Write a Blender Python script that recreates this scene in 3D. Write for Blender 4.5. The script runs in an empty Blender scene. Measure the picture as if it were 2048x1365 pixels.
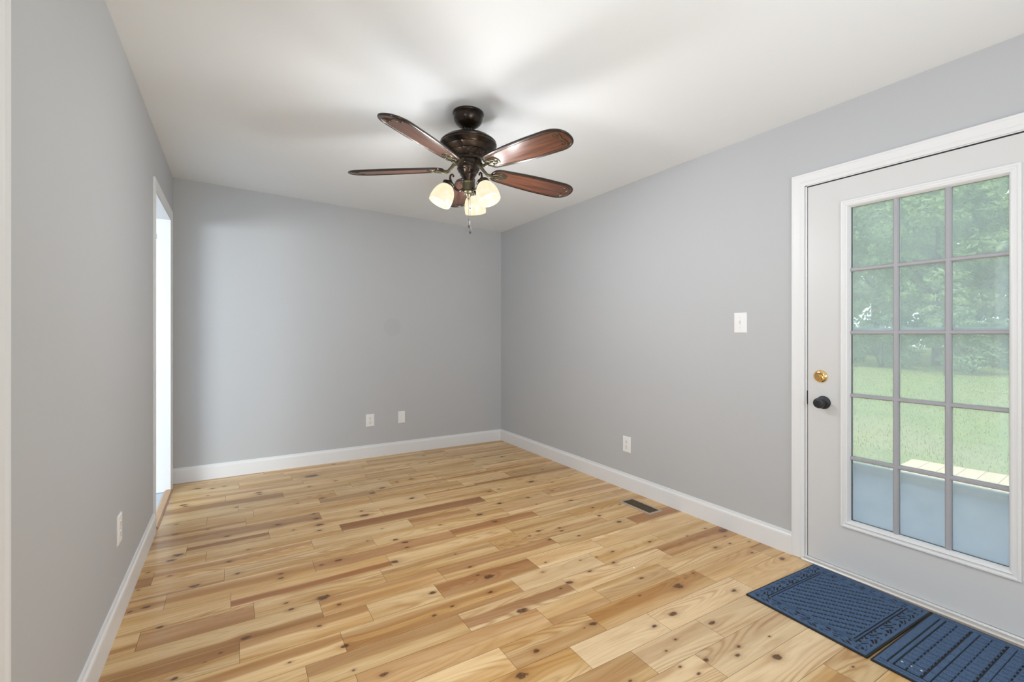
import bpy, math, random
import numpy as np
from mathutils import Vector, Matrix
C = bpy.context.scene.collection
SC = bpy.context.scene
PI = math.pi


# ---------------------------------------------------------------- settings
EXPOSURE = 0.17
SKY = 2.7; SUN_E = 3.4
L_FRONT = 0.5; L_LEFT = 30.0; L_NEXT = 215.0; L_BOUNCE = 7.0
BULB_W = 18.0; SHADE_E = 0.9
WALL = (.495,.505,.515)
WOOD_A = (.53,.315,.130); WOOD_B = (.76,.565,.33); WOOD_SAT = 1.12
VEIL = .21
FAN_DEG = -43.24; BLADE_Z = 2.176; BLADE_DROOP = 1.0; LAMP_DEG = 80.0

# ---------------------------------------------------------------- camera
cam_d = bpy.data.cameras.new('camera'); cam = bpy.data.objects.new('camera', cam_d); C.objects.link(cam)
cam.location = (-2.7007, -4.7402, 1.2388)
cam.rotation_euler = (PI/2, 0, -0.5416)
cam_d.sensor_fit = 'HORIZONTAL'; cam_d.sensor_width = 36.0
cam_d.lens = 926.9/2048*36.0
cam_d.shift_y = -13.07/2048
cam_d.clip_start = 0.05; cam_d.clip_end = 300
SC.camera = cam

# ---------------------------------------------------------------- colour management
SC.view_settings.view_transform = 'Standard'; SC.view_settings.look = 'None'
SC.view_settings.gamma = 1.0; SC.view_settings.use_curve_mapping = False
SC.view_settings.exposure = EXPOSURE
SC.cycles.max_bounces = 10; SC.cycles.diffuse_bounces = 6; SC.cycles.transparent_max_bounces = 12
SC.cycles.use_denoising = True
SC.cycles.sample_clamp_indirect = 6.0

# ---------------------------------------------------------------- sky, sun, daylight at the openings, added fill
w = bpy.data.worlds.new('sky'); SC.world = w; w.use_nodes = True
wn = w.node_tree; wn.nodes.clear()
wo = wn.nodes.new('ShaderNodeOutputWorld'); wb = wn.nodes.new('ShaderNodeBackground')
wt = wn.nodes.new('ShaderNodeTexSky'); wt.sky_type = 'HOSEK_WILKIE'; wt.turbidity = 6.0; wt.ground_albedo = .35
wt.sun_direction = Vector((-.35, -.55, .76)).normalized()
wmx = wn.nodes.new('ShaderNodeMix'); wmx.data_type = 'RGBA'; wmx.inputs[0].default_value = .75
wn.links.new(wt.outputs[0], wmx.inputs[6]); wmx.inputs[7].default_value = (.86, .93, 1.0, 1)
wn.links.new(wmx.outputs[2], wb.inputs[0]); wb.inputs[1].default_value = SKY
wn.links.new(wb.outputs[0], wo.inputs[0])

def lamp(name, kind, loc, energy, color=(1,1,1), aim=None, size=None, size_y=None, spread=None, radius=None):
    d = bpy.data.lights.new(name, kind); o = bpy.data.objects.new(name, d); C.objects.link(o)
    o.location = loc; d.energy = energy; d.color = color
    if aim is not None:
        o.rotation_euler = (Vector(aim)-Vector(loc)).to_track_quat('-Z', 'Y').to_euler()
    if kind == 'AREA':
        d.shape = 'RECTANGLE'; d.size = size; d.size_y = size_y
        if spread: d.spread = spread
    if radius is not None: d.shadow_soft_size = radius
    return o
sun = lamp('sun', 'SUN', (6,-8,20), SUN_E, (1,.96,.88), aim=(12,2,0)); sun.data.angle = math.radians(8)
lamp('front_fill', 'AREA', (-1.5,-6.42,1.35), L_FRONT, (.92,.96,1), aim=(-1.5,0,1.35), size=2.3, size_y=1.7)  # fill lamp added behind the camera; no window known there
lamp('daylight_left_opening', 'AREA', (-3.75,-4.05,1.55), L_LEFT, (.90,.95,1), aim=(-.6,-3.5,.55), size=1.15, size_y=1.7)
lamp('daylight_next_room', 'AREA', (-7.7,-4.35,1.45), L_NEXT, (.90,.96,1), aim=(-3.0,-.3,1.35), size=2.3, size_y=1.3)
lamp('bounced_flash', 'AREA', (-1.75,-5.0,1.05), L_BOUNCE, (.90,.945,1), aim=(-1.15,-3.5,2.45), size=1.0, size_y=1.0, spread=math.radians(110))

# ---------------------------------------------------------------- node helper
class G:
    def __init__(s, name):
        s.mat = bpy.data.materials.new(name); s.mat.use_nodes = True
        s.nt = s.mat.node_tree; s.nt.nodes.clear()
        s.out = s.nt.nodes.new('ShaderNodeOutputMaterial')
    def put(s, sock, v):
        if isinstance(v, bpy.types.NodeSocket): s.nt.links.new(v, sock)
        elif v is not None:
            if sock.type == 'RGBA' and len(v) == 3: v = (*v, 1)
            sock.default_value = v
    def m(s, op, a, b=None, c=None, clamp=False):
        n = s.nt.nodes.new('ShaderNodeMath'); n.operation = op; n.use_clamp = clamp
        for i, v in enumerate((a, b, c)):
            if v is not None: s.put(n.inputs[i], v)
        return n.outputs[0]
    def add(s,a,b): return s.m('ADD',a,b)
    def sub(s,a,b): return s.m('SUBTRACT',a,b)
    def mul(s,a,b): return s.m('MULTIPLY',a,b)
    def div(s,a,b): return s.m('DIVIDE',a,b)
    def smooth(s, x, lo, hi, a=0.0, b=1.0):
        n = s.nt.nodes.new('ShaderNodeMapRange'); n.interpolation_type = 'SMOOTHSTEP'
        s.put(n.inputs[0], x); s.put(n.inputs[1], lo); s.put(n.inputs[2], hi); s.put(n.inputs[3], a); s.put(n.inputs[4], b)
        return n.outputs[0]
    def xyz(s, x, y, z):
        n = s.nt.nodes.new('ShaderNodeCombineXYZ')
        for i, v in enumerate((x,y,z)): s.put(n.inputs[i], v)
        return n.outputs[0]
    def sep(s, v):
        n = s.nt.nodes.new('ShaderNodeSeparateXYZ'); s.put(n.inputs[0], v); return n.outputs
    def noise(s, v, scale, detail=2.0, rough=.5):
        n = s.nt.nodes.new('ShaderNodeTexNoise'); s.put(n.inputs['Vector'], v)
        n.inputs['Scale'].default_value = scale; n.inputs['Detail'].default_value = detail; n.inputs['Roughness'].default_value = rough
        return n.outputs[0]
    def mix(s, f, a, b, blend='MIX'):
        n = s.nt.nodes.new('ShaderNodeMix'); n.data_type = 'RGBA'; n.blend_type = blend
        s.put(n.inputs[0], f); s.put(n.inputs[6], a); s.put(n.inputs[7], b)
        return n.outputs[2]
    def attr(s, name, out='Vector'):
        n = s.nt.nodes.new('ShaderNodeAttribute'); n.attribute_name = name; return n.outputs[out]
    def pos(s): return s.nt.nodes.new('ShaderNodeNewGeometry').outputs['Position']
    def obj(s): return s.nt.nodes.new('ShaderNodeTexCoord').outputs['Object']
    def bump(s, h, strength, dist):
        n = s.nt.nodes.new('ShaderNodeBump'); n.inputs['Strength'].default_value = strength; n.inputs['Distance'].default_value = dist
        s.put(n.inputs['Height'], h); return n.outputs[0]
    def bsdf(s, color, rough=.5, metal=0.0, normal=None, spec=.5, coat=0.0, link=True):
        n = s.nt.nodes.new('ShaderNodeBsdfPrincipled')
        s.put(n.inputs['Base Color'], color); s.put(n.inputs['Roughness'], rough); s.put(n.inputs['Metallic'], metal)
        n.inputs['Specular IOR Level'].default_value = spec; n.inputs['Coat Weight'].default_value = coat
        if normal is not None: s.nt.links.new(normal, n.inputs['Normal'])
        if link: s.nt.links.new(n.outputs[0], s.out.inputs[0])
        return n
def srgb(r, g, b):
    f = lambda c: (c/255/12.92 if c/255 <= .04045 else ((c/255+.055)/1.055)**2.4)
    return (f(r), f(g), f(b))

# ---------------------------------------------------------------- mesh helper
class MB:
    def __init__(s): s.v = []; s.f = []
    def quad(s, a, b, c, d):
        n = len(s.v); s.v += [tuple(a),tuple(b),tuple(c),tuple(d)]; s.f.append((n,n+1,n+2,n+3)); return s
    def box(s, lo, hi):
        x0,y0,z0 = lo; x1,y1,z1 = hi; n = len(s.v)
        s.v += [(x0,y0,z0),(x1,y0,z0),(x1,y1,z0),(x0,y1,z0),(x0,y0,z1),(x1,y0,z1),(x1,y1,z1),(x0,y1,z1)]
        s.f += [tuple(n+i for i in q) for q in ((0,3,2,1),(4,5,6,7),(0,1,5,4),(1,2,6,5),(2,3,7,6),(3,0,4,7))]; return s
    def obox(s, cx, cy, cz, sx, sy, sz, M=None):
        n = len(s.v); MB.box(s, (cx-sx/2,cy-sy/2,cz-sz/2), (cx+sx/2,cy+sy/2,cz+sz/2))
        if M is not None:
            for i in range(n, len(s.v)): s.v[i] = tuple(M @ Vector(s.v[i]))
        return s
    def lathe(s, prof, n=32, M=None, closed=False):
        b = len(s.v); k = len(prof)
        for (r, z) in prof:
            for i in range(n):
                a = 2*PI*i/n; p = Vector((r*math.cos(a), r*math.sin(a), z))
                s.v.append(tuple(M @ p) if M is not None else tuple(p))
        for j in range(k-1):
            for i in range(n):
                i2 = (i+1) % n
                s.f.append((b+j*n+i, b+j*n+i2, b+(j+1)*n+i2, b+(j+1)*n+i))
        if not closed:
            if prof[0][0] > 1e-6: s.f.append(tuple(b+i for i in range(n))[::-1])
            if prof[-1][0] > 1e-6: s.f.append(tuple(b+(k-1)*n+i for i in range(n)))
        return s
    def tube(s, pts, r, n=8, closed=False, flat=1.0):
        pts = [Vector(p) for p in pts]; k = len(pts); b = len(s.v)
        rr = r if isinstance(r, (list, tuple)) else [r]*k
        ref = None
        for i, p in enumerate(pts):
            a = pts[(i-1) % k] if (closed or i > 0) else p
            c = pts[(i+1) % k] if (closed or i < k-1) else p
            t = (c-a).normalized()
            if ref is None: ref = Vector((0,0,1)) if abs(t.z) < .9 else Vector((1,0,0))
            u = t.cross(ref).normalized(); v = u.cross(t).normalized(); ref = v
            for j in range(n):
                q = 2*PI*j/n; s.v.append(tuple(p + u*math.cos(q)*rr[i] + v*math.sin(q)*rr[i]*flat))
        for i in range(k if closed else k-1):
            i2 = (i+1) % k
            for j in range(n):
                j2 = (j+1) % n; s.f.append((b+i*n+j, b+i*n+j2, b+i2*n+j2, b+i2*n+j))
        if not closed:
            s.f.append(tuple(b+j for j in range(n))[::-1]); s.f.append(tuple(b+(k-1)*n+j for j in range(n)))
        return s
    def prism(s, poly, f0, f1):
        # poly: list of 2-D points; f0/f1 map a 2-D point to 3-D for either end
        n = len(s.v); k = len(poly)
        s.v += [tuple(f0(p)) for p in poly] + [tuple(f1(p)) for p in poly]
        for i in range(k):
            j = (i+1) % k; s.f.append((n+i, n+j, n+k+j, n+k+i))
        s.f.append(tuple(n+i for i in range(k))[::-1]); s.f.append(tuple(n+k+i for i in range(k))); return s
    def frame(s, rect, prof, emb, open_bottom=False):
        # profile (inset, height) swept round a rectangle (a0,a1,z0,z1) with mitred corners; emb(a, z, h) -> 3-D
        a0,a1,z0,z1 = rect; n = len(s.v); k = len(prof)
        for (d, h) in prof:
            zb = z0 if open_bottom else z0+d
            s.v += [tuple(emb(*q, h)) for q in ((a0+d,zb),(a0+d,z1-d),(a1-d,z1-d),(a1-d,zb))]
        for i in range(k-1):
            for j in range(3 if open_bottom else 4):
                j2 = (j+1) % 4
                s.f.append((n+i*4+j, n+i*4+j2, n+(i+1)*4+j2, n+(i+1)*4+j))
        return s
    def build(s, name, mat, parent=None, smooth=False, loc=None, bevel=None):
        me = bpy.data.meshes.new(name); me.from_pydata(s.v, [], s.f); me.materials.append(mat)
        import bmesh
        bm = bmesh.new(); bm.from_mesh(me); bmesh.ops.recalc_face_normals(bm, faces=bm.faces[:]); bm.to_mesh(me); bm.free()
        o = bpy.data.objects.new(name, me); C.objects.link(o)
        if parent: o.parent = parent
        if loc is not None: o.location = loc
        if bevel:
            bv = o.modifiers.new('bevel', 'BEVEL'); bv.width = bevel; bv.segments = 2; bv.limit_method = 'ANGLE'
        if smooth:
            for p in me.polygons: p.use_smooth = True
            try: me.set_sharp_from_angle(angle=math.radians(smooth if smooth > 1 else 35))
            except Exception: pass
        return o
def struct(o, label=None):
    o['kind'] = 'structure'
    if label: o['label'] = label
    return o
def tag(o, label, cat, group=None, kind=None):
    o['label'] = label; o['category'] = cat
    if group: o['group'] = group
    if kind: o['kind'] = kind
    return o
def thing(name, label, cat, loc=(0,0,0), rot=(0,0,0), group=None):
    o = bpy.data.objects.new(name, None); C.objects.link(o); o.location = loc; o.rotation_euler = rot
    o.empty_display_size = .05
    return tag(o, label, cat, group)
def dup(root, loc, rot=None, label=None, group=None):
    r = root.copy(); C.objects.link(r); r.location = loc
    if rot is not None: r.rotation_euler = rot
    if label: r['label'] = label
    if group: r['group'] = group
    for ch in list(root.children):
        c = ch.copy(); C.objects.link(c); c.parent = r
        for g in list(ch.children):
            d = g.copy(); C.objects.link(d); d.parent = c
    return r

# plank layout of the floor
ROW_Y= [0.03, -0.116, -0.262, -0.412, -0.561, -0.702, -0.845, -0.989, -1.137, -1.284, -1.432, -1.576, -1.719, -1.863, -2.006, -2.15, -2.292, -2.434, -2.575, -2.717, -2.859, -3.001, -3.143, -3.284, -3.426, -3.568, -3.709, -3.85, -3.991, -4.132, -4.273, -4.414, -4.555, -4.696, -4.837, -4.978, -5.119, -5.26, -5.401, -5.542, -5.683, -5.824, -5.965, -6.106, -6.247, -6.388]
JOINTS= {2: [-2.66], 3: [-2.2], 4: [-2.75, -1.71], 5: [-2.37, -1.87], 6: [-2.67, -1.58], 7: [-2.85, -2.58, -2.15, -1.75, -1.15], 9: [-2.19], 10: [-2.93, -2.51, -1.81, -0.93], 11: [-2.83, -2.11, -1.09], 12: [-3.05, -2.3, -1.7, -1.27, -0.61], 13: [-2.74, -1.98, -1.07], 14: [-2.97, -2.33, -1.53, -0.91, -0.15], 15: [-2.71, -1.97, -1.2, -0.7], 16: [-3.03, -2.62, -2.04, -1.39, -0.57], 17: [-2.36, -1.78, -1.05, -0.43], 18: [-2.68, -2.18, -1.85, -1.31, -0.85], 19: [-2.32, -1.5, -0.98, -0.48], 20: [-1.85, -1.28, -0.6], 21: [-1.2, -0.74], 22: [-1.8, -1.36, -0.63, -0.13], 23: [-1.56, -1.13, -0.53], 24: [-1.37, -0.98], 25: [-1.17]}
KNOTS= [(-2.967, -2.294, 0.008), (-2.656, -2.56, 0.009), (-2.881, -2.687, 0.007), (-3.038, -2.081, 0.009), (-3.094, -2.09, 0.006), (-2.864, -1.98, 0.012), (-2.979, -1.8, 0.006), (-3.096, -1.886, 0.005), (-2.742, -2.612, 0.004), (-2.793, -2.641, 0.002), (-2.492, -2.118, 0.008), (-2.337, -2.413, 0.018), (-2.477, -2.439, 0.007), (-2.491, -2.373, 0.005), (-2.285, -2.511, 0.006), (-2.387, -2.632, 0.006), (-1.881, -2.64, 0.009), (-1.942, -2.813, 0.006), (-2.519, -2.808, 0.004), (-2.32, -2.975, 0.004), (-2.322, -2.82, 0.009), (-2.23, -3.053, 0.008), (-1.58, -2.649, 0.016), (-1.642, -2.779, 0.007), (-1.844, -2.791, 0.006), (-1.591, -2.983, 0.014), (-1.333, -2.927, 0.004), (-1.684, -3.236, 0.008), (-1.805, -3.316, 0.014), (-1.263, -2.906, 0.012), (-1.381, -3.22, 0.009), (-1.431, -3.222, 0.002), (-0.823, -3.208, 0.016), (-1.047, -3.17, 0.004), (-0.733, -3.176, 0.002), (-1.171, -3.367, 0.007), (-1.163, -3.47, 0.004), (-1.249, -3.497, 0.003), (-0.94, -3.478, 0.009), (-0.983, -3.629, 0.005), (-1.034, -3.656, 0.007), (-1.163, -3.61, 0.007), (-1.484, -3.539, 0.004), (-0.923, -3.062, 0.006), (-0.912, -3.741, 0.012), (-0.817, -3.656, 0.003), (-0.723, -3.916, 0.003), (-2.965, -1.545, 0.014), (-2.731, -1.402, 0.009), (-2.451, -1.371, 0.013), (-2.949, -0.25, 0.015), (-2.866, -0.485, 0.006), (-2.677, -0.877, 0.008), (-2.53, -0.61, 0.013), (-2.526, -0.659, 0.009), (-2.111, -0.363, 0.033), (-2.171, -0.66, 0.008), (-2.681, -1.95, 0.008), (-2.491, -2.07, 0.007), (-2.719, -1.781, 0.007), (-2.374, -1.512, 0.005), (-1.958, -0.611, 0.008), (-1.957, -0.68, 0.007), (-1.781, -0.628, 0.008), (-1.519, -0.889, 0.007), (-1.523, -0.927, 0.005), (-1.395, -0.895, 0.009), (-1.671, -0.999, 0.013), (-1.771, -1.074, 0.015), (-2.129, -0.999, 0.012), (-2.225, -1.292, 0.009), (-2.22, -1.393, 0.013), (-2.22, -1.51, 0.016), (-1.931, -1.505, 0.017), (-1.542, -1.348, 0.012), (-1.93, -1.413, 0.007), (-2.01, -1.913, 0.004), (-1.821, -2.047, 0.011), (-1.834, -2.117, 0.007), (-1.627, -2.092, 0.005), (-2.209, -2.071, 0.012), (-2.294, -2.08, 0.006), (-1.949, -2.25, 0.015), (-1.62, -2.51, 0.006), (-1.622, -2.608, 0.005), (-1.627, -2.338, 0.003), (-0.553, -1.484, 0.016), (-0.968, -1.515, 0.009), (-0.88, -1.507, 0.006), (-0.408, -1.585, 0.006), (-0.533, -1.757, 0.004), (-1.026, -1.78, 0.011), (-0.782, -1.788, 0.009), (-0.541, -2.002, 0.01), (-1.216, -2.056, 0.011), (-0.804, -1.934, 0.004), (-1.051, -2.324, 0.008), (-1.141, -2.356, 0.005), (-0.913, -2.356, 0.006), (-0.927, -2.398, 0.007), (-0.88, -2.509, 0.005), (-0.516, -2.481, 0.01), (-0.561, -2.334, 0.009), (-0.847, -2.771, 0.007), (-0.97, -2.773, 0.004), (-1.07, -2.757, 0.003), (-1.247, -2.678, 0.004), (-1.32, -2.754, 0.004), (-1.065, -2.461, 0.007), (-0.93, -2.869, 0.007), (-1.104, -2.873, 0.007), (-1.276, -2.355, 0.005), (-0.57, -2.794, 0.007), (-0.658, -3.165, 0.003), (-0.179, -3.188, 0.004), (-0.308, -2.856, 0.004), (-0.119, -2.842, 0.006), (-0.053, -2.92, 0.02), (-0.114, -2.977, 0.005), (-0.102, -3.318, 0.009)]
BANDS= [(-2.83, -2.374, 0.07, 0.7), (-2.56, -2.251, 0.03, 0.9), (-2.93, -2.605, 0.035, 0.7), (-2.61, -2.567, 0.035, 0.7), (-3.09, -1.817, 0.06, 0.8), (-2.8, -2.0, 0.02, 0.8), (-3.07, -2.084, 0.03, 0.6), (-2.19, -2.456, 0.03, 0.7), (-2.51, -2.595, 0.04, 0.6), (-2.17, -2.537, 0.04, 0.4), (-2.19, -2.761, 0.03, 0.5), (-2.4, -2.765, 0.035, 0.6), (-2.07, -2.866, 0.07, 0.6), (-1.72, -2.657, 0.07, 0.7), (-1.7, -2.833, 0.025, 0.65), (-1.69, -2.941, 0.04, 0.8), (-1.98, -3.031, 0.05, 0.5), (-1.71, -3.265, 0.07, 0.3), (-1.56, -3.109, 0.05, 0.3), (-0.98, -3.223, 0.07, 0.3), (-1.48, -3.459, 0.07, 0.4), (-1.31, -3.476, 0.04, 0.3), (-0.94, -3.58, 0.07, 0.3), (-2.59, -1.487, 0.03, 1.0), (-2.36, -1.362, 0.05, 0.7), (-2.56, -0.737, 0.07, 0.6), (-2.31, -0.536, 0.04, 0.5), (-2.85, -1.761, 0.03, 0.6), (-3.0, -0.782, 0.04, 0.45), (-2.43, -2.056, 0.05, 0.5), (-2.78, -1.285, 0.05, 0.5), (-2.74, 0.001, 0.07, 0.4), (-1.99, -2.09, 0.06, 0.8), (-1.68, -1.626, 0.06, 0.75), (-2.17, -2.262, 0.03, 0.85), (-1.42, -1.043, 0.02, 0.6), (-1.98, -1.067, 0.05, 0.6), (-1.45, -2.052, 0.035, 0.65), (-1.43, -0.846, 0.02, 0.5), (-1.64, -2.455, 0.03, 0.6), (-1.35, -1.77, 0.04, 0.4), (-1.09, -2.072, 0.05, 0.75), (-1.17, -1.639, 0.06, 0.75), (-1.3, -1.802, 0.06, 0.5), (-0.84, -1.903, 0.05, 0.6), (-0.4, -1.757, 0.06, 0.6), (-1.32, -2.495, 0.03, 0.75), (-0.81, -2.08, 0.03, 0.4), (-0.4, -2.504, 0.06, 0.7), (-1.46, -2.333, 0.025, 0.5), (-1.11, -2.86, 0.02, 0.5), (-0.12, -2.046, 0.06, 0.5), (-1.45, -2.623, 0.03, 0.5), (-1.03, -2.396, 0.06, 0.25), (-0.29, -2.512, 0.06, 0.7), (-0.41, -2.893, 0.035, 0.7), (-0.05, -2.937, 0.05, 0.6), (-0.09, -3.163, 0.06, 0.5), (-0.42, -3.162, 0.07, 0.35), (-0.77, -3.155, 0.07, 0.3), (-0.81, -3.079, 0.04, 0.35)]
GLARE_PALE= [(-0.88, -3.341, 0.6), (-1.26, -3.333, 0.6), (-1.09, -3.542, 0.6), (-1.28, -3.577, 0.6), (-0.89, -3.623, 0.6), (-0.59, -3.322, 0.6), (-0.69, -3.764, 0.62), (-0.87, -3.824, 0.62), (-1.07, -3.773, 0.62), (-0.51, -3.504, 0.62), (-0.82, -3.586, 0.62), (-1.49, -3.339, 0.4), (-1.39, -2.858, 0.4), (-1.77, -2.93, 0.4), (-0.98, -2.593, 0.25), (-1.22, -2.748, 0.25), (-0.79, -2.682, 0.25), (-1.06, -1.907, 0.25), (-0.18, -3.292, 0.3), (-0.71, -3.288, 0.3), (-0.71, -2.894, 0.3)]  # boards traced as paler; washed-out door glare painted into their colour

# ---------------------------------------------------------------- materials
def plain(name, col, rough=.5, metal=0.0, spec=.5, coat=0.0, nscale=0, nstr=.05, ndist=.002, cvar=0.0):
    g = G(name); c = col; nrm = None
    if nscale:
        h = g.noise(g.obj(), nscale, 3.0)
        if nstr: nrm = g.bump(h, nstr, ndist)
        if cvar: c = g.mix(h, tuple(x*(1-cvar) for x in col), tuple(min(1,x*(1+cvar)) for x in col))
    g.bsdf(c, rough, metal, nrm, spec, coat); return g.mat
def wall_paint(name, col, blotch=None):
    g = G(name); p = g.pos()
    h = g.noise(p, 160.0, 3.0); n2 = g.noise(p, .9, 2.0)
    c = g.mix(n2, tuple(x*.975 for x in col), tuple(x*1.025 for x in col))
    if blotch:
        q = g.sep(p)
        d = g.m('SQRT', g.add(g.m('POWER', g.sub(q[0], blotch[0]), 2.0), g.m('POWER', g.sub(q[2], blotch[1]), 2.0)))
        c = g.mix(g.smooth(d, .075, .105, .085, 0.0), c, (.2,.2,.21))
    g.bsdf(c, .62, 0, g.bump(h, .06, .001), .3); return g.mat
M_WALL = wall_paint('grey_wall_paint', WALL)
M_WALLB = wall_paint('grey_wall_paint_patched', WALL, (-1.29, 1.313))
M_CEIL = wall_paint('ceiling_paint', (.825,.85,.862))
M_TRIM = plain('white_semi_gloss_trim', (.77,.775,.78), .35, spec=.4, nscale=30, nstr=.02)
M_DOOR = plain('white_door_paint', (.65,.65,.648), .38, spec=.4, nscale=60, nstr=.02)
M_NEXTWALL = plain('next_room_paint', (.86,.86,.86), .6, nscale=40, nstr=.03)
M_PLASTIC = plain('white_plastic', (.84,.84,.83), .28, spec=.5, nscale=20, nstr=0, cvar=.01)
M_SLOT = plain('dark_slot', (.02,.02,.02), .6, nscale=50, nstr=.02)
M_STEEL = plain('screw_metal', (.6,.6,.58), .3, 1.0, nscale=60, nstr=.02)
M_GAP = plain('black_weatherstrip', (.018,.018,.018), .7, nscale=50, nstr=.05)
M_BRASS = plain('polished_brass', (.86,.60,.27), .16, 1.0, nscale=30, nstr=.01)
M_BLACK = plain('matte_black_metal', (.028,.030,.034), .42, .35, nscale=80, nstr=.02)
M_ALU = plain('brushed_aluminium', (.62,.60,.57), .35, .6, nscale=90, nstr=.04, cvar=.08)
M_SUB = plain('dark_subfloor_gap', (.07,.035,.014), .8, nscale=20, nstr=.02)
M_REG = plain('taupe_register_paint', (.42,.335,.25), .4, .1, nscale=60, nstr=.02)
M_REGD = plain('dark_brown_louver', (.12,.085,.05), .5, .2, nscale=60, nstr=.02)
M_DUCT = plain('dark_duct', (.015,.012,.01), .8, nscale=20, nstr=.02)
M_BRONZE = None
def bronze():
    g = G('oil_rubbed_bronze'); p = g.obj()
    n = g.noise(p, 18.0, 4.0, .6)
    g.bsdf(g.mix(g.smooth(n,.35,.7), (.016,.011,.008), (.055,.034,.020)), .33, .75, g.bump(g.noise(p,120,2),.05,.001), .5, .25); return g.mat
M_BRONZE = bronze()
M_ANTIQ = plain('antique_bronze_relief', (.10,.085,.052), .38, .75, nscale=70, nstr=.1, cvar=.35)
M_CHAIN = plain('pull_chain_metal', (.02,.018,.016), .5, .1, spec=.15, nscale=50, nstr=.02)
def blade_wood():
    g = G('walnut_blade'); p = g.obj(); q = g.sep(p)
    v = g.xyz(g.mul(q[0], 3.0), g.mul(q[1], 55.0), q[2])
    n = g.noise(v, 1.0, 4.0, .6); n2 = g.noise(g.xyz(g.mul(q[0],14.0), g.mul(q[1],260.0), 0.0), 1.0, 2.0)
    c = g.mix(g.smooth(n,.3,.72), (.052,.019,.011), (.155,.058,.032))
    c = g.mix(g.mul(g.smooth(n2,.5,.8),.45), c, (.03,.012,.008))
    g.bsdf(c, .30, 0, g.bump(n2,.12,.0006), .5, .15); return g.mat
M_BLADE = blade_wood()
M_RIM = plain('dark_blade_rim', (.018,.010,.008), .28, .1, coat=.3, nscale=40, nstr=.02)
def lampglass():
    g = G('cream_lamp_glass'); n = g.noise(g.obj(), 38.0, 4.0, .7)
    c = g.mix(g.smooth(n,.35,.7), (.93,.84,.62), (1,.95,.82))
    t = g.nt.nodes.new('ShaderNodeBsdfTranslucent'); g.put(t.inputs[0], g.mix(.99, c, (0,0,0)))
    b = g.bsdf(g.mix(.990, c, (0,0,0)), .25, 0, None, .5, link=False)
    e = g.nt.nodes.new('ShaderNodeEmission'); g.put(e.inputs[0], g.mix(g.smooth(n,.35,.7), (1,.86,.56), (1,.94,.74))); e.inputs[1].default_value = SHADE_E
    m1 = g.nt.nodes.new('ShaderNodeMixShader'); m1.inputs[0].default_value = .5
    g.nt.links.new(b.outputs[0], m1.inputs[1]); g.nt.links.new(t.outputs[0], m1.inputs[2])
    a = g.nt.nodes.new('ShaderNodeAddShader'); g.nt.links.new(m1.outputs[0], a.inputs[0]); g.nt.links.new(e.outputs[0], a.inputs[1])
    g.nt.links.new(a.outputs[0], g.out.inputs[0]); return g.mat
M_SHADE = lampglass()
def glow(name, col, e):
    g = G(name); n = g.nt.nodes.new('ShaderNodeEmission'); g.put(n.inputs[0], col); n.inputs[1].default_value = e
    g.nt.links.new(n.outputs[0], g.out.inputs[0]); return g.mat
M_BULB = glow('lit_bulb', (1,.9,.68), 9.0)
def glass(name, veil, refl):
    g = G(name)
    t = g.nt.nodes.new('ShaderNodeBsdfTransparent'); t.inputs[0].default_value = (.97,.99,.98,1)
    d = g.nt.nodes.new('ShaderNodeBsdfTranslucent'); n = g.noise(g.pos(), 5.0, 3.0); d.inputs[0].default_value = (.84,.93,1,1)  # bluish translucent layer paints in the veil of light reflected on the glass
    gl = g.nt.nodes.new('ShaderNodeBsdfGlossy'); gl.inputs['Roughness'].default_value = .02
    f = g.nt.nodes.new('ShaderNodeFresnel'); f.inputs[0].default_value = 1.45
    m1 = g.nt.nodes.new('ShaderNodeMixShader'); g.put(m1.inputs[0], g.smooth(n, .2, .8, veil*.8, veil*1.2))
    g.nt.links.new(t.outputs[0], m1.inputs[1]); g.nt.links.new(d.outputs[0], m1.inputs[2])
    m2 = g.nt.nodes.new('ShaderNodeMixShader'); g.put(m2.inputs[0], g.mul(f.outputs[0], refl))
    g.nt.links.new(m1.outputs[0], m2.inputs[1]); g.nt.links.new(gl.outputs[0], m2.inputs[2])
    g.nt.links.new(m2.outputs[0], g.out.inputs[0]); return g.mat
M_GLASS = glass('door_glass', VEIL, .9)
M_GLASS2 = glass('storm_glass', VEIL*.6, .8)
def backlit():
    g = G('storm_door_panel_sky_tint'); n = g.noise(g.pos(), 140.0, 3.0)  # white panel: blue outdoor shade in its colour, translucency added to brighten it
    c = g.mix(n, (.70,.765,.84), (.78,.835,.90)); b = g.bsdf(c, .45, 0, g.bump(n,.25,.0015), .4, link=False)
    t = g.nt.nodes.new('ShaderNodeBsdfTranslucent'); g.put(t.inputs[0], c)
    m = g.nt.nodes.new('ShaderNodeMixShader'); m.inputs[0].default_value = .62
    g.nt.links.new(b.outputs[0], m.inputs[1]); g.nt.links.new(t.outputs[0], m.inputs[2]); g.nt.links.new(m.outputs[0], g.out.inputs[0]); return g.mat
M_KICK = backlit()
M_MUNTIN = plain('grey_muntin_bars', (.385,.385,.41), .45, nscale=40, nstr=.02)
M_STORM = plain('storm_door_frame', (.72,.76,.80), .4, nscale=40, nstr=.02)
def oak(name, along):
    g = G(name); q = g.sep(g.pos())
    a = q[1] if along == 'y' else q[0]; b = q[0] if along == 'y' else q[1]
    n = g.noise(g.xyz(g.mul(a,4.0), g.mul(b,60.0), g.mul(q[2],60.0)), 1.0, 3.0)
    g.bsdf(g.mix(n, (.33,.165,.07), (.56,.34,.165)), .35, 0, None, .5); return g.mat
M_OAK = oak('oak_threshold', 'y')
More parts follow.
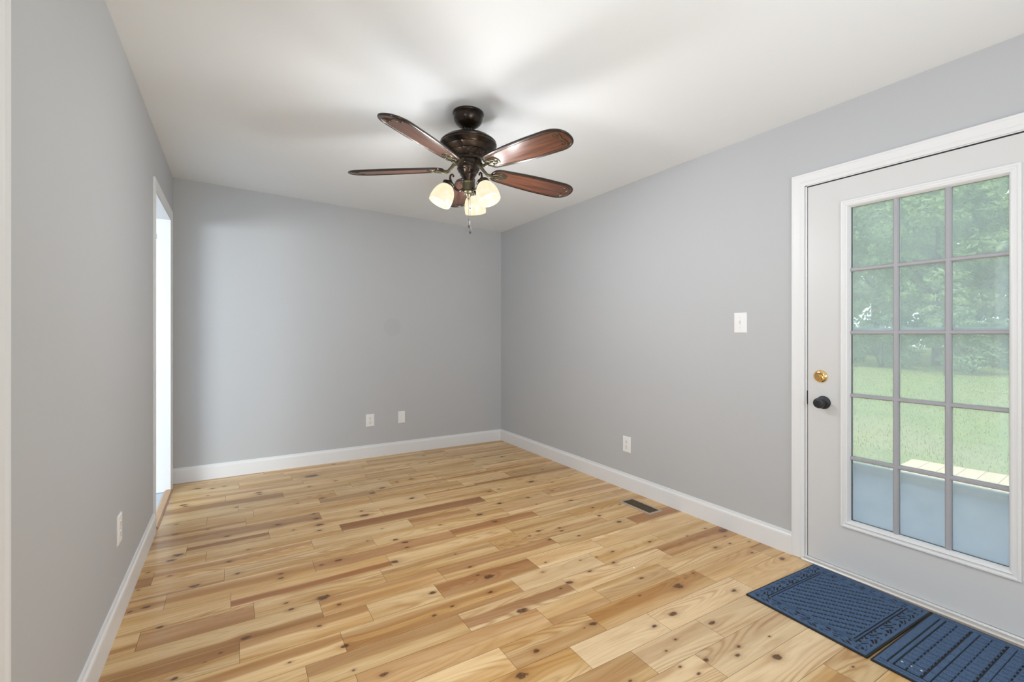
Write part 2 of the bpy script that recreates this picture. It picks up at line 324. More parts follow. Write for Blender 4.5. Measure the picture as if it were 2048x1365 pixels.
def tile():
    g = G('next_room_vinyl'); p = g.sep(g.pos())
    n = g.noise(g.xyz(g.mul(p[0],3.0), g.mul(p[1],30.0), 0.0), 1.0, 3.0)
    g.bsdf(g.mix(n, (.36,.45,.54), (.56,.64,.71)), .3, 0, None, .5); return g.mat
M_TILE = tile()

def floor_wood():
    g = G('knotty_pine_planks'); P = g.sep(g.pos()); x, y = P[0], P[1]
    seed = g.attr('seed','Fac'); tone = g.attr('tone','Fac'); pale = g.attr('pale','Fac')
    warp = None; kmask = None; halo = None
    kwob = g.mul(g.sub(g.noise(g.xyz(g.mul(x,42.0), g.mul(y,70.0), g.mul(seed,31.0)), 1.0, 2.0, .6), .5), 2.2)
    fig = g.noise(g.xyz(g.mul(x,3.0), g.mul(y,26.0), g.mul(seed,23.0)), 1.0, 3.0, .6)
    for nm in ('ka','kb','kc','kd'):
        k = g.sep(g.attr(nm)); dx = g.sub(x, k[0]); dy = g.sub(y, k[1]); r = g.m('MAXIMUM', k[2], .0005)
        d = g.div(g.m('SQRT', g.add(g.m('POWER', g.mul(dx,.62), 2.0), g.m('POWER', dy, 2.0))), r)
        w1 = g.mul(dy, g.m('EXPONENT', g.mul(g.m('POWER', g.mul(d,.36), 2.0), -1.0)))
        d = g.add(d, g.mul(kwob, g.add(.55, g.mul(d,.12))))
        msk = g.smooth(d, .62, 1.12, 1.0, 0.0)
        hl = g.m('EXPONENT', g.mul(g.m('POWER', g.mul(d,.55), 2.0), -1.0))
        tail = g.mul(g.m('EXPONENT', g.mul(g.m('ABSOLUTE', g.div(dx, g.mul(r, 5.0))), -1.0)), g.m('EXPONENT', g.mul(g.m('POWER', g.div(dy, g.mul(r,.55)), 2.0), -1.0)))
        hl = g.m('MAXIMUM', hl, g.mul(tail,.8))
        warp = w1 if warp is None else g.add(warp, w1)
        kmask = msk if kmask is None else g.m('MAXIMUM', kmask, msk)
        halo = hl if halo is None else g.m('MAXIMUM', halo, hl)
    yy = g.sub(y, g.mul(warp, .85))
    s1 = g.mul(seed, 53.0)
    # broad straw / amber figure
    n1 = g.noise(g.xyz(g.add(g.mul(x,.9), s1), g.mul(yy,11.0), s1), 1.0, 3.0, .55)
    # cathedral growth rings: contour lines of a field stretched along the board
    f1 = g.noise(g.xyz(g.add(g.mul(x,.75), g.mul(seed,91.0)), g.mul(yy,6.5), g.mul(seed,17.0)), 1.0, 1.0, .4)
    ring = g.m('SINE', g.mul(f1, 150.0)); ring = g.m('POWER', g.add(g.mul(ring,.5),.5), 2.2)
    ringw = g.noise(g.xyz(g.add(g.mul(x,.8), s1), g.mul(y,9.0), g.mul(seed,7.0)), 1.0, 1.0)
    # fine fibre
    n3 = g.noise(g.xyz(g.add(g.mul(x,7.0), s1), g.mul(yy,330.0), s1), 1.0, 3.0, .6)
    c = g.mix(g.smooth(n1,.3,.7), WOOD_A, WOOD_B)
    c = g.mix(pale, c, (.86,.69,.475))  # mixes in the painted glare and a little random board paleness
    c = g.mix(g.smooth(fig,.52,.78,0.0,.38), c, (.40,.205,.075))
    c = g.mix(g.mul(ring, g.smooth(ringw,.4,.72,.10,.55)), c, (.36,.17,.06))
    # red heartwood bands
    wob = g.mul(g.sub(g.noise(g.xyz(g.add(g.mul(x,1.6), s1), 0.0, s1), 1.0, 2.0), .5), .045)
    for nm in ('ba','bb'):
        b = g.sep(g.attr(nm))
        dist = g.m('ABSOLUTE', g.sub(g.add(yy, wob), b[0]))
        bm_ = g.mul(g.smooth(dist, g.sub(b[1], .012), b[1], 1.0, 0.0), b[2])
        hc = g.mix(g.smooth(n1,.2,.8), (.23,.090,.032), (.36,.165,.070))
        c = g.mix(g.mul(bm_, .85), c, hc)
    c = g.mix(g.mul(halo,.55), c, (.26,.115,.045))
    c = g.mix(g.smooth(n3,.45,.8,0.0,.22), c, (.24,.11,.045))
    kn = g.noise(g.xyz(g.mul(x,110.0), g.mul(y,190.0), 0.0), 1.0, 2.0)
    c = g.mix(g.mul(kmask,.90), c, g.mix(g.smooth(kn,.3,.7), (.030,.013,.006), (.17,.075,.033)))
    tn = g.nt.nodes.new('ShaderNodeHueSaturation'); g.put(tn.inputs['Value'], tone); tn.inputs['Saturation'].default_value = WOOD_SAT; g.put(tn.inputs['Color'], c)
    g.bsdf(tn.outputs[0], g.smooth(n3,.2,.9,.27,.40), 0, g.bump(n3,.05,.0006), .45, .06)
    return g.mat
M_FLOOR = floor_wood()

# ---------------------------------------------------------------- room shell
W = 3.128; TILT = .0323; YF = -6.4
def zc(x): return 2.44 - TILT*x
WT = 2.72
# floor: one mesh, each plank its own face, laid as in the room
def build_floor():
    rng = random.Random(5)
    x0, x1 = -W-.012, .03
    faces = []
    for k in range(len(ROW_Y)-1):
        ya, yb_ = ROW_Y[k+1], ROW_Y[k]
        if yb_ > .02: yb_ = .0
        js = sorted(JOINTS.get(k, []))
        xs = [x0] + [j for j in js if x0+.05 < j < x1-.05] + [x1]
        i = 0
        full = []
        for a, b in zip(xs[:-1], xs[1:]):
            full.append(a); L = b-a
            lim = 1.25 if k in JOINTS and len(js) > 2 else 1.05
            if k > 26: lim = .95
            while L > lim:
                s = rng.uniform(.38,.85)
                if L-s < .3: break
                full.append(full[-1]+s); L -= s
        full.append(x1)
        for a, b in zip(full[:-1], full[1:]): faces.append((a, b, ya, yb_))
    v = []; f = []; at = {n: [] for n in ('seed','tone','pale','ka','kb','kc','kd','ba','bb')}; far = (0.0,50.0,.001)
    gx, gy = .0006, .0006
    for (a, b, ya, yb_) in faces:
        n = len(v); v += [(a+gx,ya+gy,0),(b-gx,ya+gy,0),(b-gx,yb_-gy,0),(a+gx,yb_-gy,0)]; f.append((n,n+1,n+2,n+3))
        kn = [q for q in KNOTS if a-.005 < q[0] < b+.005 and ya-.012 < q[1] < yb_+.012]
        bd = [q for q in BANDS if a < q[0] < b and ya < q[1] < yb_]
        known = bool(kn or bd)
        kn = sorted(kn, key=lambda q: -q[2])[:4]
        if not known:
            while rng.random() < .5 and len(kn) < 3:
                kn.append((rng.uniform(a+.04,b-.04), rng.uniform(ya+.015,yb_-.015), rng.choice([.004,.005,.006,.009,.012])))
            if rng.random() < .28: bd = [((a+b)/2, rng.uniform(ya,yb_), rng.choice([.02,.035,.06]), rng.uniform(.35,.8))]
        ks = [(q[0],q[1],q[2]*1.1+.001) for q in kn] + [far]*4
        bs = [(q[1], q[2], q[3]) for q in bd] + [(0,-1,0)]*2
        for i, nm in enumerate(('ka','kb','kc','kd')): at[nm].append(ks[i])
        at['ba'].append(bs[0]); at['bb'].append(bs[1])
        at['pale'].append(max([q[2] for q in GLARE_PALE if a < q[0] < b and ya < q[1] < yb_] + [rng.uniform(0,.14)])); at['seed'].append(rng.random()); at['tone'].append(rng.uniform(.90,1.08))
    nfl = len(f)
    m = MB(); m.v = v; m.f = f
    n = len(v); m.quad((x0,YF,-.0025),(x1+.05,YF,-.0025),(x1+.05,0,-.0025),(x0,0,-.0025))
    me = bpy.data.meshes.new('floor'); me.from_pydata(m.v, [], m.f); me.materials.append(M_FLOOR); me.materials.append(M_SUB)
    me.polygons[len(me.polygons)-1].material_index = 1
    for nm in at:
        vec = nm not in ('seed','tone','pale')
        A = me.attributes.new(nm, 'FLOAT_VECTOR' if vec else 'FLOAT', 'FACE')
        vals = at[nm] + [((0,0,0) if vec else 1.0)]
        if vec: A.data.foreach_set('vector', np.array(vals, dtype=np.float32).ravel())
        else: A.data.foreach_set('value', np.array(vals, dtype=np.float32))
    o = bpy.data.objects.new('floor', me); C.objects.link(o); return struct(o, 'knotty pine plank floor')
build_floor()

# ceiling, rising gently towards the left wall
m = MB(); m.v = [(-W,YF,zc(-W)),(0,YF,zc(0)),(0,0,zc(0)),(-W,0,zc(-W)),(-W,YF,zc(-W)+.12),(0,YF,zc(0)+.12),(0,0,zc(0)+.12),(-W,0,zc(-W)+.12)]
m.f = [(0,3,2,1),(4,5,6,7),(0,1,5,4),(1,2,6,5),(2,3,7,6),(3,0,4,7)]
struct(m.build('ceiling', M_CEIL), 'white ceiling')
T = .14
DY0, DY1, DZ = -4.392, -3.386, 2.060      # door opening in the right wall
m = MB(); m.box((0,DY1,0),(T,.14,WT)); m.box((0,YF-.14,0),(T,DY0,WT)); m.box((0,DY0,DZ),(T,DY1,WT))
struct(m.build('wall_right', M_WALL), 'grey wall on the right with the glazed door')
struct(MB().box((-W-T,0,0),(0,.14,WT)).build('wall_back', M_WALLB), 'grey far wall')
OY0, OY1, OZ = -1.045, -.20, 2.155        # far doorway in the left wall
NY0, NY1 = -4.75, -3.40                   # near opening in the left wall
m = MB(); m.box((-W-T,OY1,0),(-W,0,WT)); m.box((-W-T,NY1,0),(-W,OY0,WT)); m.box((-W-T,YF,0),(-W,NY0,WT))
m.box((-W-T,OY0,OZ),(-W,OY1,WT)); m.box((-W-T,NY0,2.1),(-W,NY1,WT))
struct(m.build('wall_left', M_WALL), 'grey wall on the left')
m = MB(); m.box((-W-T,YF-.14,0),(-2.75,YF,WT)); m.box((-.25,YF-.14,0),(0,YF,WT)); m.box((-2.75,YF-.14,0),(-.25,YF,.45)); m.box((-2.75,YF-.14,2.25),(-.25,YF,WT))
struct(m.build('wall_front', M_WALL), 'wall behind the camera with a wide opening added for light')

# room beyond the far doorway
nx0, ny0 = -8.0, -6.4
struct(MB().box((nx0,ny0,-.06),(-W-.013,.6,-.003)).build('floor_next_room', M_TILE), 'blue grey floor of the next room')
struct(MB().box((nx0,ny0,2.62),(-W-T,.6,2.72)).build('ceiling_next_room', M_CEIL), 'ceiling of the next room')
struct(MB().box((nx0,.6,0),(-W-T,.7,2.7)).build('wall_next_room_back', M_NEXTWALL), 'white wall of the next room')
struct(MB().box((nx0,ny0-.1,0),(-W-T,ny0,2.7)).build('wall_next_room_front', M_NEXTWALL), 'white wall of the next room')
m = MB(); m.box((nx0-.1,ny0,0),(nx0,-5.7,2.7)); m.box((nx0-.1,-3.0,0),(nx0,.6,2.7)); m.box((nx0-.1,-5.7,0),(nx0,-3.0,.7)); m.box((nx0-.1,-5.7,2.2),(nx0,-3.0,2.7))
struct(m.build('wall_next_room_left', M_NEXTWALL), 'white window wall of the next room')

struct(MB().box((-4.35,ny0,0),(-4.25,-3.25,2.62)).build('wall_light_blocker', M_NEXTWALL), 'added wall blocking next room light from the near left opening')  # added to keep the next-room lamp off the entry door

# baseboards
BB = [(0,0),(.015,0),(.015,.098),(.0135,.106),(.0085,.113),(.0065,.1265),(0,.127)]
def bb_right(y0, y1): return MB().prism(BB, lambda p: (-p[0],y0,p[1]), lambda p: (-p[0],y1,p[1]))
struct(bb_right(-3.322, -.0).build('baseboard_right', M_TRIM), 'white baseboard along the right wall')
struct(bb_right(YF, -4.455).build('baseboard_right_near', M_TRIM))
struct(MB().prism(BB, lambda p: (-W,-p[0],p[1]), lambda p: (0,-p[0],p[1])).build('baseboard_back', M_TRIM), 'white baseboard along the far wall')
struct(MB().prism(BB, lambda p: (-W+p[0],-3.335,p[1]), lambda p: (-W+p[0],-1.118,p[1])).build('baseboard_left', M_TRIM), 'white baseboard along the left wall')

# casings
CAS = [(0,0),(0,.0165),(.004,.0185),(.009,.0175),(.012,.0155),(.034,.0135),(.042,.0125),(.047,.0095),(.053,.0085),(.060,.0055),(.063,.005),(.063,0)]
m = MB().frame((DY0-.066, DY1+.066, .002, DZ+.060), CAS, lambda a,z,h: (-h,a,z), True)
trim1 = struct(m.build('trim_1', M_TRIM, smooth=20), 'white moulded casing round the glazed door')
m = MB()   # jamb lining and stop of the glazed door
for (a,b) in ((DY1-.008, DY1),(DY0, DY0+.008)): m.box((.001,a,.02),(T-.002,b,DZ-.001))
m.box((.001,DY0,DZ-.008),(T-.002,DY1,DZ))
m.build('door_jamb', M_TRIM, trim1)
m = MB()   # dark weatherstrip seen in the gap round the leaf
g0 = .012
m.box((g0,DY1-.0135,.02),(.05,DY1-.008,DZ-.008)); m.box((g0,DY0+.008,.02),(.05,DY0+.0135,DZ-.008)); m.box((.004,DY0+.008,DZ-.0145),(.05,DY1-.008,DZ-.008))
m.build('weatherstrip', M_GAP, trim1)['label'] = 'black weatherstrip in the gap round the door'
m = MB(); m.obox(.006, DY1-.0085, .893, .010, .004, .075); m.build('strike_plate', M_BLACK, trim1)['label'] = 'dark strike plate'
# far doorway casing, jamb and wooden threshold
CASL = [(0,0),(0,.0105),(.005,.012),(.012,.0115),(.045,.0100),(.058,.0085),(.064,.0065),(.068,.006),(.068,0)]
m = MB().frame((OY0-.07, OY1+.07, .0, OZ+.070), CASL, lambda a,z,h: (-W+h,a,z), True)
trim2 = struct(m.build('trim_2', M_TRIM, smooth=20), 'white casing of the far left doorway')
m = MB(); m.box((-W-T-.012,OY1-.012,.0),(-W+.004,OY1,OZ)); m.box((-W-T-.012,OY0,.0),(-W+.004,OY0+.012,OZ)); m.box((-W-T-.012,OY0,OZ-.012),(-W+.004,OY1,OZ))
m.build('door_jamb', M_TRIM, trim2)
m = MB(); m.obox(-W+.010, OY0-.028, 1.86, .008, .014, .03); m.build('latch_catch', M_STEEL, trim2, bevel=.002)['label'] = 'small grey metal catch'
TH = [(.018,0),(.018,.005),(.009,.015),(-.024,.015),(-.038,.004),(-.038,0)]
struct(MB().prism(TH, lambda p: (-W+p[0],OY0+.0,p[1]), lambda p: (-W+p[0],OY1-.0,p[1])).build('trim_4', M_OAK), 'varnished wooden threshold strip in the far left doorway')
# near opening casing at the left edge of view
m = MB().frame((NY0-.07, NY1+.07, .0, 2.17), [(0,0),(0,.016),(.004,.019),(.012,.0185),(.018,.014),(.05,.012),(.058,.009),(.068,.008),(.068,0)], lambda a,z,h: (-W+h,a,z), True)
trim3 = struct(m.build('trim_3', M_TRIM, smooth=20), 'white casing at the left edge of the picture')
m = MB(); m.box((-W-T-.01,NY1-.012,0),(-W+.004,NY1,2.1)); m.box((-W-T-.01,NY0,0),(-W+.004,NY0+.012,2.1)); m.box((-W-T-.01,NY0,2.088),(-W+.004,NY1,2.1))
m.build('opening_jamb', M_TRIM, trim3)
# aluminium sill below the door
m = MB(); m.prism([(-.034,.0),(-.034,.010),(-.028,.016),(-.006,.018),(-.004,.0215),(.004,.0215),(.006,.017),(.14,.012),(.14,0)], lambda p: (p[0],DY0-.004,p[1]), lambda p: (p[0],DY1+.004,p[1]))
sill = struct(m.build('trim_5', M_ALU), 'worn aluminium door sill')
MB().box((-.0055,DY0,.0222),(-.001,DY1,.0262)).build('sweep_lip', M_TRIM, sill)['label'] = 'bright lip under the door'

# ---------------------------------------------------------------- entry door
LY0, LY1, LZ0, LZ1 = DY0+.0135, DY1-.0135, .0275, DZ-.0155
GY0, GY1, GZ0, GZ1 = -4.166, -3.600, .284, 1.892     # visible glass
door = struct(thing('door_1', 'white glazed entry door with fifteen panes', 'door', (0,(LY0+LY1)/2,0)))
del door['category']
OFF = Vector((0,-(LY0+LY1)/2,0))
def dbuild(m, name, mat, parent=door, **k):
    m.v = [tuple(Vector(p)+OFF) for p in m.v] if parent is door else m.v
    return m.build(name, mat, parent, **k)
DT = .044
hy0, hy1, hz0, hz1 = GY0-.02, GY1+.02, GZ0-.02, GZ1+.02
m = MB(); m.box((0,hy1,LZ0),(DT,LY1,LZ1)); m.box((0,LY0,LZ0),(DT,hy0,LZ1)); m.box((0,hy0,LZ0),(DT,hy1,hz0)); m.box((0,hy0,hz1),(DT,hy1,LZ1))
dbuild(m, 'door_slab', M_DOOR)
LITE = [(0,0),(0,.010),(.003,.0125),(.009,.0125),(.013,.0085),(.019,.0085),(.024,.0125),(.030,.0105),(.034,.0045),(.038,-.010),(.038,-.018)]
m = MB().frame((GY0-.038, GY1+.038, GZ0-.036, GZ1+.036), LITE, lambda a,z,h: (-h,a,z))
dbuild(m, 'glass_frame', M_TRIM, smooth=20)
m = MB().frame((GY0-.038, GY1+.038, GZ0-.036, GZ1+.036), LITE, lambda a,z,h: (DT+h,a,z))
dbuild(m, 'outer_glass_frame', M_TRIM, smooth=20)
def bars(x_face, x_glass, w, wi):
    m = MB(); s = [(-w/2,x_glass),(-w/2,x_glass+(x_face-x_glass)*.45),(-wi/2,x_face),(wi/2,x_face),(w/2,x_glass+(x_face-x_glass)*.45),(w/2,x_glass)]
    for i in (1,2):
        yv = GY1 + (GY0-GY1)*i/3
        m.prism(s, lambda p: (p[1],yv+p[0],GZ0-.004), lambda p: (p[1],yv+p[0],GZ1+.004))
    for i in range(1,5):
        zv = GZ0 + (GZ1-GZ0)*i/5
        s2 = [(p[0]*.86,p[1]+(x_glass-x_face)*.06*(1 if i2 else 0)) for i2,p in zip((0,0,1,1,0,0),s)]
        m.prism(s2, lambda p: (p[1],GY0-.004,zv+p[0]), lambda p: (p[1],GY1+.004,zv+p[0]))
    return m
dbuild(bars(.006,.017,.0225,.0125), 'muntin_grille', M_MUNTIN)
dbuild(bars(.040,.025,.0225,.0125), 'outer_muntin_grille', M_TRIM)
m = MB().box((.018,GY0-.015,GZ0-.015),(.024,GY1+.015,GZ1+.015)); dbuild(m, 'glass_pane', M_GLASS)
m = MB()
for (a,b,c,d) in ((GY0-.012,GY0+.0025,GZ0,GZ1),(GY1-.0025,GY1+.012,GZ0,GZ1),(GY0,GY1,GZ0-.012,GZ0+.0025),(GY0,GY1,GZ1-.0015,GZ1+.012)): m.box((.0245,a,c),(.027,b,d))
dbuild(m, 'glazing_gasket', M_GAP)
# knob and deadbolt (axis along -x)
RX = Matrix.Rotation(-PI/2, 4, 'Y')
def face(y, z): return Matrix.Translation((0,y,z)) @ RX
KM = face(-3.478,.876)
m = MB().lathe([(.0,0),(.034,.0),(.035,.004),(.033,.008),(.020,.011),(.0125,.014),(.0115,.026)], 40, KM)
kn = dbuild(m, 'knob_rose', M_BLACK, smooth=40)
m = MB().lathe([(.0115,.024),(.016,.029),(.024,.034),(.0272,.042),(.0275,.050),(.026,.056),(.022,.0585),(.009,.0592),(.008,.0575),(.0,.0572)], 40, KM)
m.v = [tuple(Vector(p)+OFF) for p in m.v]; kk = m.build('door_knob', M_BLACK, kn, smooth=40)
DM = face(-3.464,1.015)
m = MB().lathe([(.0,0),(.0335,.0),(.034,.003),(.0325,.007),(.026,.012),(.021,.0135),(.0195,.011),(.0,.0105)], 40, DM)
db = dbuild(m, 'deadbolt', M_BRASS, smooth=40); db['label'] = 'polished brass deadbolt'
m = MB(); R2 = DM @ Matrix.Rotation(math.radians(38),4,'Z')
m.lathe([(.0,.010),(.0085,.010),(.0085,.014),(.0,.014)], 24, R2)
n0 = len(m.v)
poly = [(.019*math.cos(t)*(1 if abs(math.cos(t))<.9 else .97), .0062*math.sin(t)) for t in np.linspace(0,2*PI,24,endpoint=False)]
m.prism(poly, lambda p: R2 @ Vector((p[0],p[1],.0135)), lambda p: R2 @ Vector((p[0]*.93,p[1]*.7,.0245)))
m.v = [tuple(Vector(p)+OFF) for p in m.v]; m.build('thumb_turn', M_BRASS, db, smooth=40)
for zz in (.30,1.05,1.83): dbuild(MB().lathe([(.006,-.045),(.006,.045)], 12, Matrix.Translation((-.004,LY0-.006,zz))), 'hinge', M_BRASS, smooth=40)

# ---------------------------------------------------------------- storm door outside it
sd = struct(thing('door_2', 'pale storm door behind the entry door', 'door', (.10,(DY0+DY1)/2,0))); del sd['category']
SOFF = Vector((-.10,-(DY0+DY1)/2,0))
def sbuild(m, name, mat, **k):
    m.v = [tuple(Vector(p)+SOFF) for p in m.v]; return m.build(name, mat, sd, **k)
sy0, sy1 = DY0+.012, DY1-.012
m = MB(); m.box((.085,sy1-.055,.02),(.115,sy1,2.04)); m.box((.085,sy0,.02),(.115,sy0+.055,2.04)); m.box((.085,sy0,1.965),(.115,sy1,2.04)); m.box((.085,sy0,.02),(.115,sy1,.10))
sbuild(m, 'storm_frame', M_STORM)
sbuild(MB().box((.092,sy0+.055,.10),(.108,sy1-.055,.522)), 'kick_panel', M_KICK)
m = MB().prism([(.080,.524),(.080,.548),(.088,.558),(.115,.558),(.115,.524)], lambda p: (p[0],sy0+.05,p[1]), lambda p: (p[0],sy1-.05,p[1]))
sbuild(m, 'lock_rail', M_STORM)
m = MB().box((.0835,sy0+.05,.5575),(.117,sy1-.05,.566)); sbuild(m, 'rail_lip', M_STORM)
m = MB().prism([(.084,1.2525),(.084,1.268),(.09,1.272),(.114,1.272),(.114,1.2525)], lambda p: (p[0],sy0+.05,p[1]), lambda p: (p[0],sy1-.05,p[1]))
sbuild(m, 'sash_rail', M_STORM)
sbuild(MB().box((.098,sy0+.05,.56),(.102,sy1-.05,1.97)), 'storm_glass', M_GLASS2)

# ---------------------------------------------------------------- ceiling fan
FX, FY = -1.5615, -2.368
FZ = zc(FX)
fan = thing('ceiling_fan', 'bronze five-bladed ceiling fan with three lit cream glass lamps hanging from the ceiling', 'fan', (FX,FY,FZ))
def Z(z): return z-FZ          # world height to fan height
tilt = Matrix.Rotation(math.atan(TILT), 4, 'Y')
m = MB().lathe([(.0,0),(.0865,-.0005),(.088,-.006),(.086,-.012),(.0815,-.015),(.0825,-.020),(.083,-.030),(.080,-.044),(.072,-.058),(.060,-.070),(.045,-.079),(.040,-.081),(.030,-.081),(.027,-.074),(.0,-.074)], 48)
m.v = [tuple(tilt @ Vector(p)) if p[2] > -.02 else p for p in m.v]
m.build('canopy', M_BRONZE, fan, smooth=40)
m = MB().lathe([(.0,Z(2.425)),(.024,Z(2.425)),(.024,Z(2.408)),(.0145,Z(2.404)),(.0135,Z(2.365)),(.0,Z(2.365))], 24)
m.build('downrod', M_BRONZE, fan, smooth=40)
MOT = [(.0,2.372),(.020,2.372),(.022,2.367),(.060,2.364),(.100,2.355),(.132,2.342),(.151,2.328),(.158,2.320),(.1555,2.315),(.1605,2.311),(.1605,2.303),(.156,2.299),(.1545,2.295),(.147,2.288),(.1435,2.285),(.1445,2.281),(.131,2.273),(.112,2.266),(.107,2.263),(.1085,2.260),(.098,2.253),(.084,2.244),(.074,2.238),(.071,2.232),(.0,2.232)]
MZ = lambda z: Z(z)
m = MB().lathe([(r,MZ(z)) for r,z in MOT], 64); motor = m.build('motor_housing', M_BRONZE, fan, smooth=30)
# cast pattern round the lower bowl
m = MB(); nrep = 20
for i in range(nrep):
    a0 = 2*PI*i/nrep
    for s in (-1,1):
        pts = []
        for t in np.linspace(0,1,7):
            a = a0 + s*(t-.5)*2*PI/nrep*.9; r = .1085-.030*t; z = MZ(2.2605-.019*t)-.001
            pts.append((r*math.cos(a), r*math.sin(a), z))
        m.tube(pts, .0018, 6)
m.build('relief_band', M_BRONZE, motor, smooth=40)['label'] = 'cast crossing pattern on the motor bowl'
SW = [(.0,2.236),(.072,2.236),(.076,2.231),(.076,2.222),(.070,2.218),(.0615,2.216),(.0605,2.203),(.0645,2.200),(.0645,2.195),(.0605,2.192),(.0605,2.180),(.0635,2.177),(.0635,2.171),(.059,2.167),(.057,2.158),(.049,2.150),(.046,2.146),(.046,2.140),(.041,2.137),(.036,2.125),(.031,2.117),(.028,2.110),(.0,2.110)]
m = MB().lathe([(r,Z(z)) for r,z in SW], 48); m.build('switch_housing', M_BRONZE, fan, smooth=30)
KIT = [(.0,2.112),(.0255,2.112),(.0255,2.107),(.034,2.103),(.036,2.098),(.0325,2.093),(.0315,2.080),(.030,2.060),(.029,2.052),(.032,2.048),(.032,2.043),(.027,2.038),(.0255,2.033),(.0,2.033)]
m = MB().lathe([(r,Z(z)) for r,z in KIT], 40)
for i in range(14):
    a = 2*PI*i/14; m.tube([(.0318*math.cos(a),.0318*math.sin(a),Z(2.092)),(.0296*math.cos(a),.0296*math.sin(a),Z(2.054))], .0022, 6)
m.build('light_kit_column', M_ANTIQ, fan, smooth=30)
FIN = [(.0,2.036),(.021,2.036),(.0225,2.032),(.018,2.028),(.0145,2.022),(.010,2.014),(.0065,2.006),(.0055,2.001),(.0,1.996)]
MB().lathe([(r,Z(z)) for r,z in FIN], 32).build('finial', M_ANTIQ, fan, smooth=40)

# blades: outline along +x from the hub
BR0, BR1 = .148, .703
def half_w(t):
    return .0455 + .0315*math.sin(PI*min(1,max(0,t))**.92*.62)/math.sin(PI*.5) if t < .62 else .0455+.0315*math.sin(PI*.62**.92*.62)
def outline(n=40):
    L = BR1-BR0; ru, rt = .045, .080; top = []
    for i in range(n+1):
        t = i/n; x = BR0+L*t
        wmax = .0775
        base = .050 + (wmax-.050)*math.sin(min(1,t/.66)*PI/2)
        # rounded root and tip
        dr = (x-BR0)/ru; dt = (BR1-x)/.105
        k = 1.0
        if dr < 1: k *= max(0, 1-(1-dr)**2.4)**(1/2.4)
        if dt < 1: k *= max(0, 1-(1-dt)**2.3)**(1/2.3)
        top.append((x, base*k))
    # finer steps at both ends
    return top
def fine_outline():
    xs = list(BR0+.045*(1-np.cos(np.linspace(0,PI/2,9)))) + list(np.linspace(BR0+.07,BR1-.13,14)) + list(BR1-.105*(1-np.sin(np.linspace(0,PI/2,14))))
    L = BR1-BR0; up = []
    for x in xs:
        t = (x-BR0)/L; base = .050 + (.0775-.050)*math.sin(min(1,t/.66)*PI/2); k = 1.0
        dr = (x-BR0)/.045; dt = (BR1-x)/.105
        if dr < 1: k *= max(0, 1-(1-dr)**2.4)**(1/2.4)
        if dt < 1: k *= max(0, 1-(1-dt)**2.3)**(1/2.3)
        up.append((float(x), float(base*k)))
    return up
up = fine_outline()
poly = [(x,h) for x,h in up] + [(x,-h) for x,h in reversed(up[1:-1])]
mB = MB().prism(poly, lambda p: (p[0],p[1],-.003), lambda p: (p[0],p[1],.003))
mR = MB().tube([(p[0],p[1],0) for p in poly], .0062, 8, True)
def scroll():
    m = MB(); cx = BR1-.035
    for s in (-1,1):
        pts = []
        for t in np.linspace(0,1,26):      # long inner line following the edge
            i = t*(len(up)-6)+3; j = int(i); f = i-j
            x = up[j][0]*(1-f)+up[min(j+1,len(up)-1)][0]*f; h = up[j][1]*(1-f)+up[min(j+1,len(up)-1)][1]*f
            pts.append((x-.006, s*max(.004,h-.013), -.0042))
        m.tube(pts[2:-3], .0012, 6)
        pts = []
        for t in np.linspace(0,1,16):      # curl by the tip
            a = -PI*.55+2.1*PI*t; r = .017*(1-.72*t)
            pts.append((cx-.028+r*math.cos(a), s*(.034+r*math.sin(a)), -.0042))
        m.tube(pts, .0014, 6)
        pts = [(cx-.012+.012*math.sin(PI*t), s*(.052-.052*t), -.0042) for t in np.linspace(0,1,12)]
        m.tube(pts, .0014, 6)
    return m
mS = scroll()
def bracket():
    m = MB()
    pts = [(.066,0,.034),(.082,0,.026),(.100,0,.006),(.118,0,-.010),(.140,0,-.013),(.165,0,-.0085)]
    m.tube(pts, [.010,.0085,.0075,.0075,.009,.008], 10, flat=1.3)
    # pierced leaf-shaped plate under the blade
    pl = []
    for t in np.linspace(0,2*PI,30,endpoint=False):
        x = .195+.050*math.cos(t); y = .031*math.sin(t)*(1+.35*math.cos(t)); pl.append((x,y))
    m.prism(pl, lambda p: (p[0],p[1],-.0032), lambda p: (.195+(p[0]-.195)*.9,p[1]*.9,-.0080))
    for s in (-1,1):
        m.tube([(.150+.048*t, s*(.004+.026*math.sin(PI*t*.9)), -.0095) for t in np.linspace(0,1,12)], .0038, 8)
        m.tube([(.205+.016*math.cos(a), s*(.013+.010*math.sin(a)), -.0095) for a in np.linspace(0,2*PI,16)], .003, 6)
    m.tube([(.160,0,-.0095),(.236,0,-.0085)], .0035, 8)
    for (x,y) in ((.172,0),(.222,.014),(.222,-.014)):
        m.lathe([(.0,-.0128),(.004,-.0120),(.0048,-.010)], 12, Matrix.Translation((x,y,0)))
    return m
PITCH = math.radians(12.5)
blade0 = iron0 = None; meshes = {}
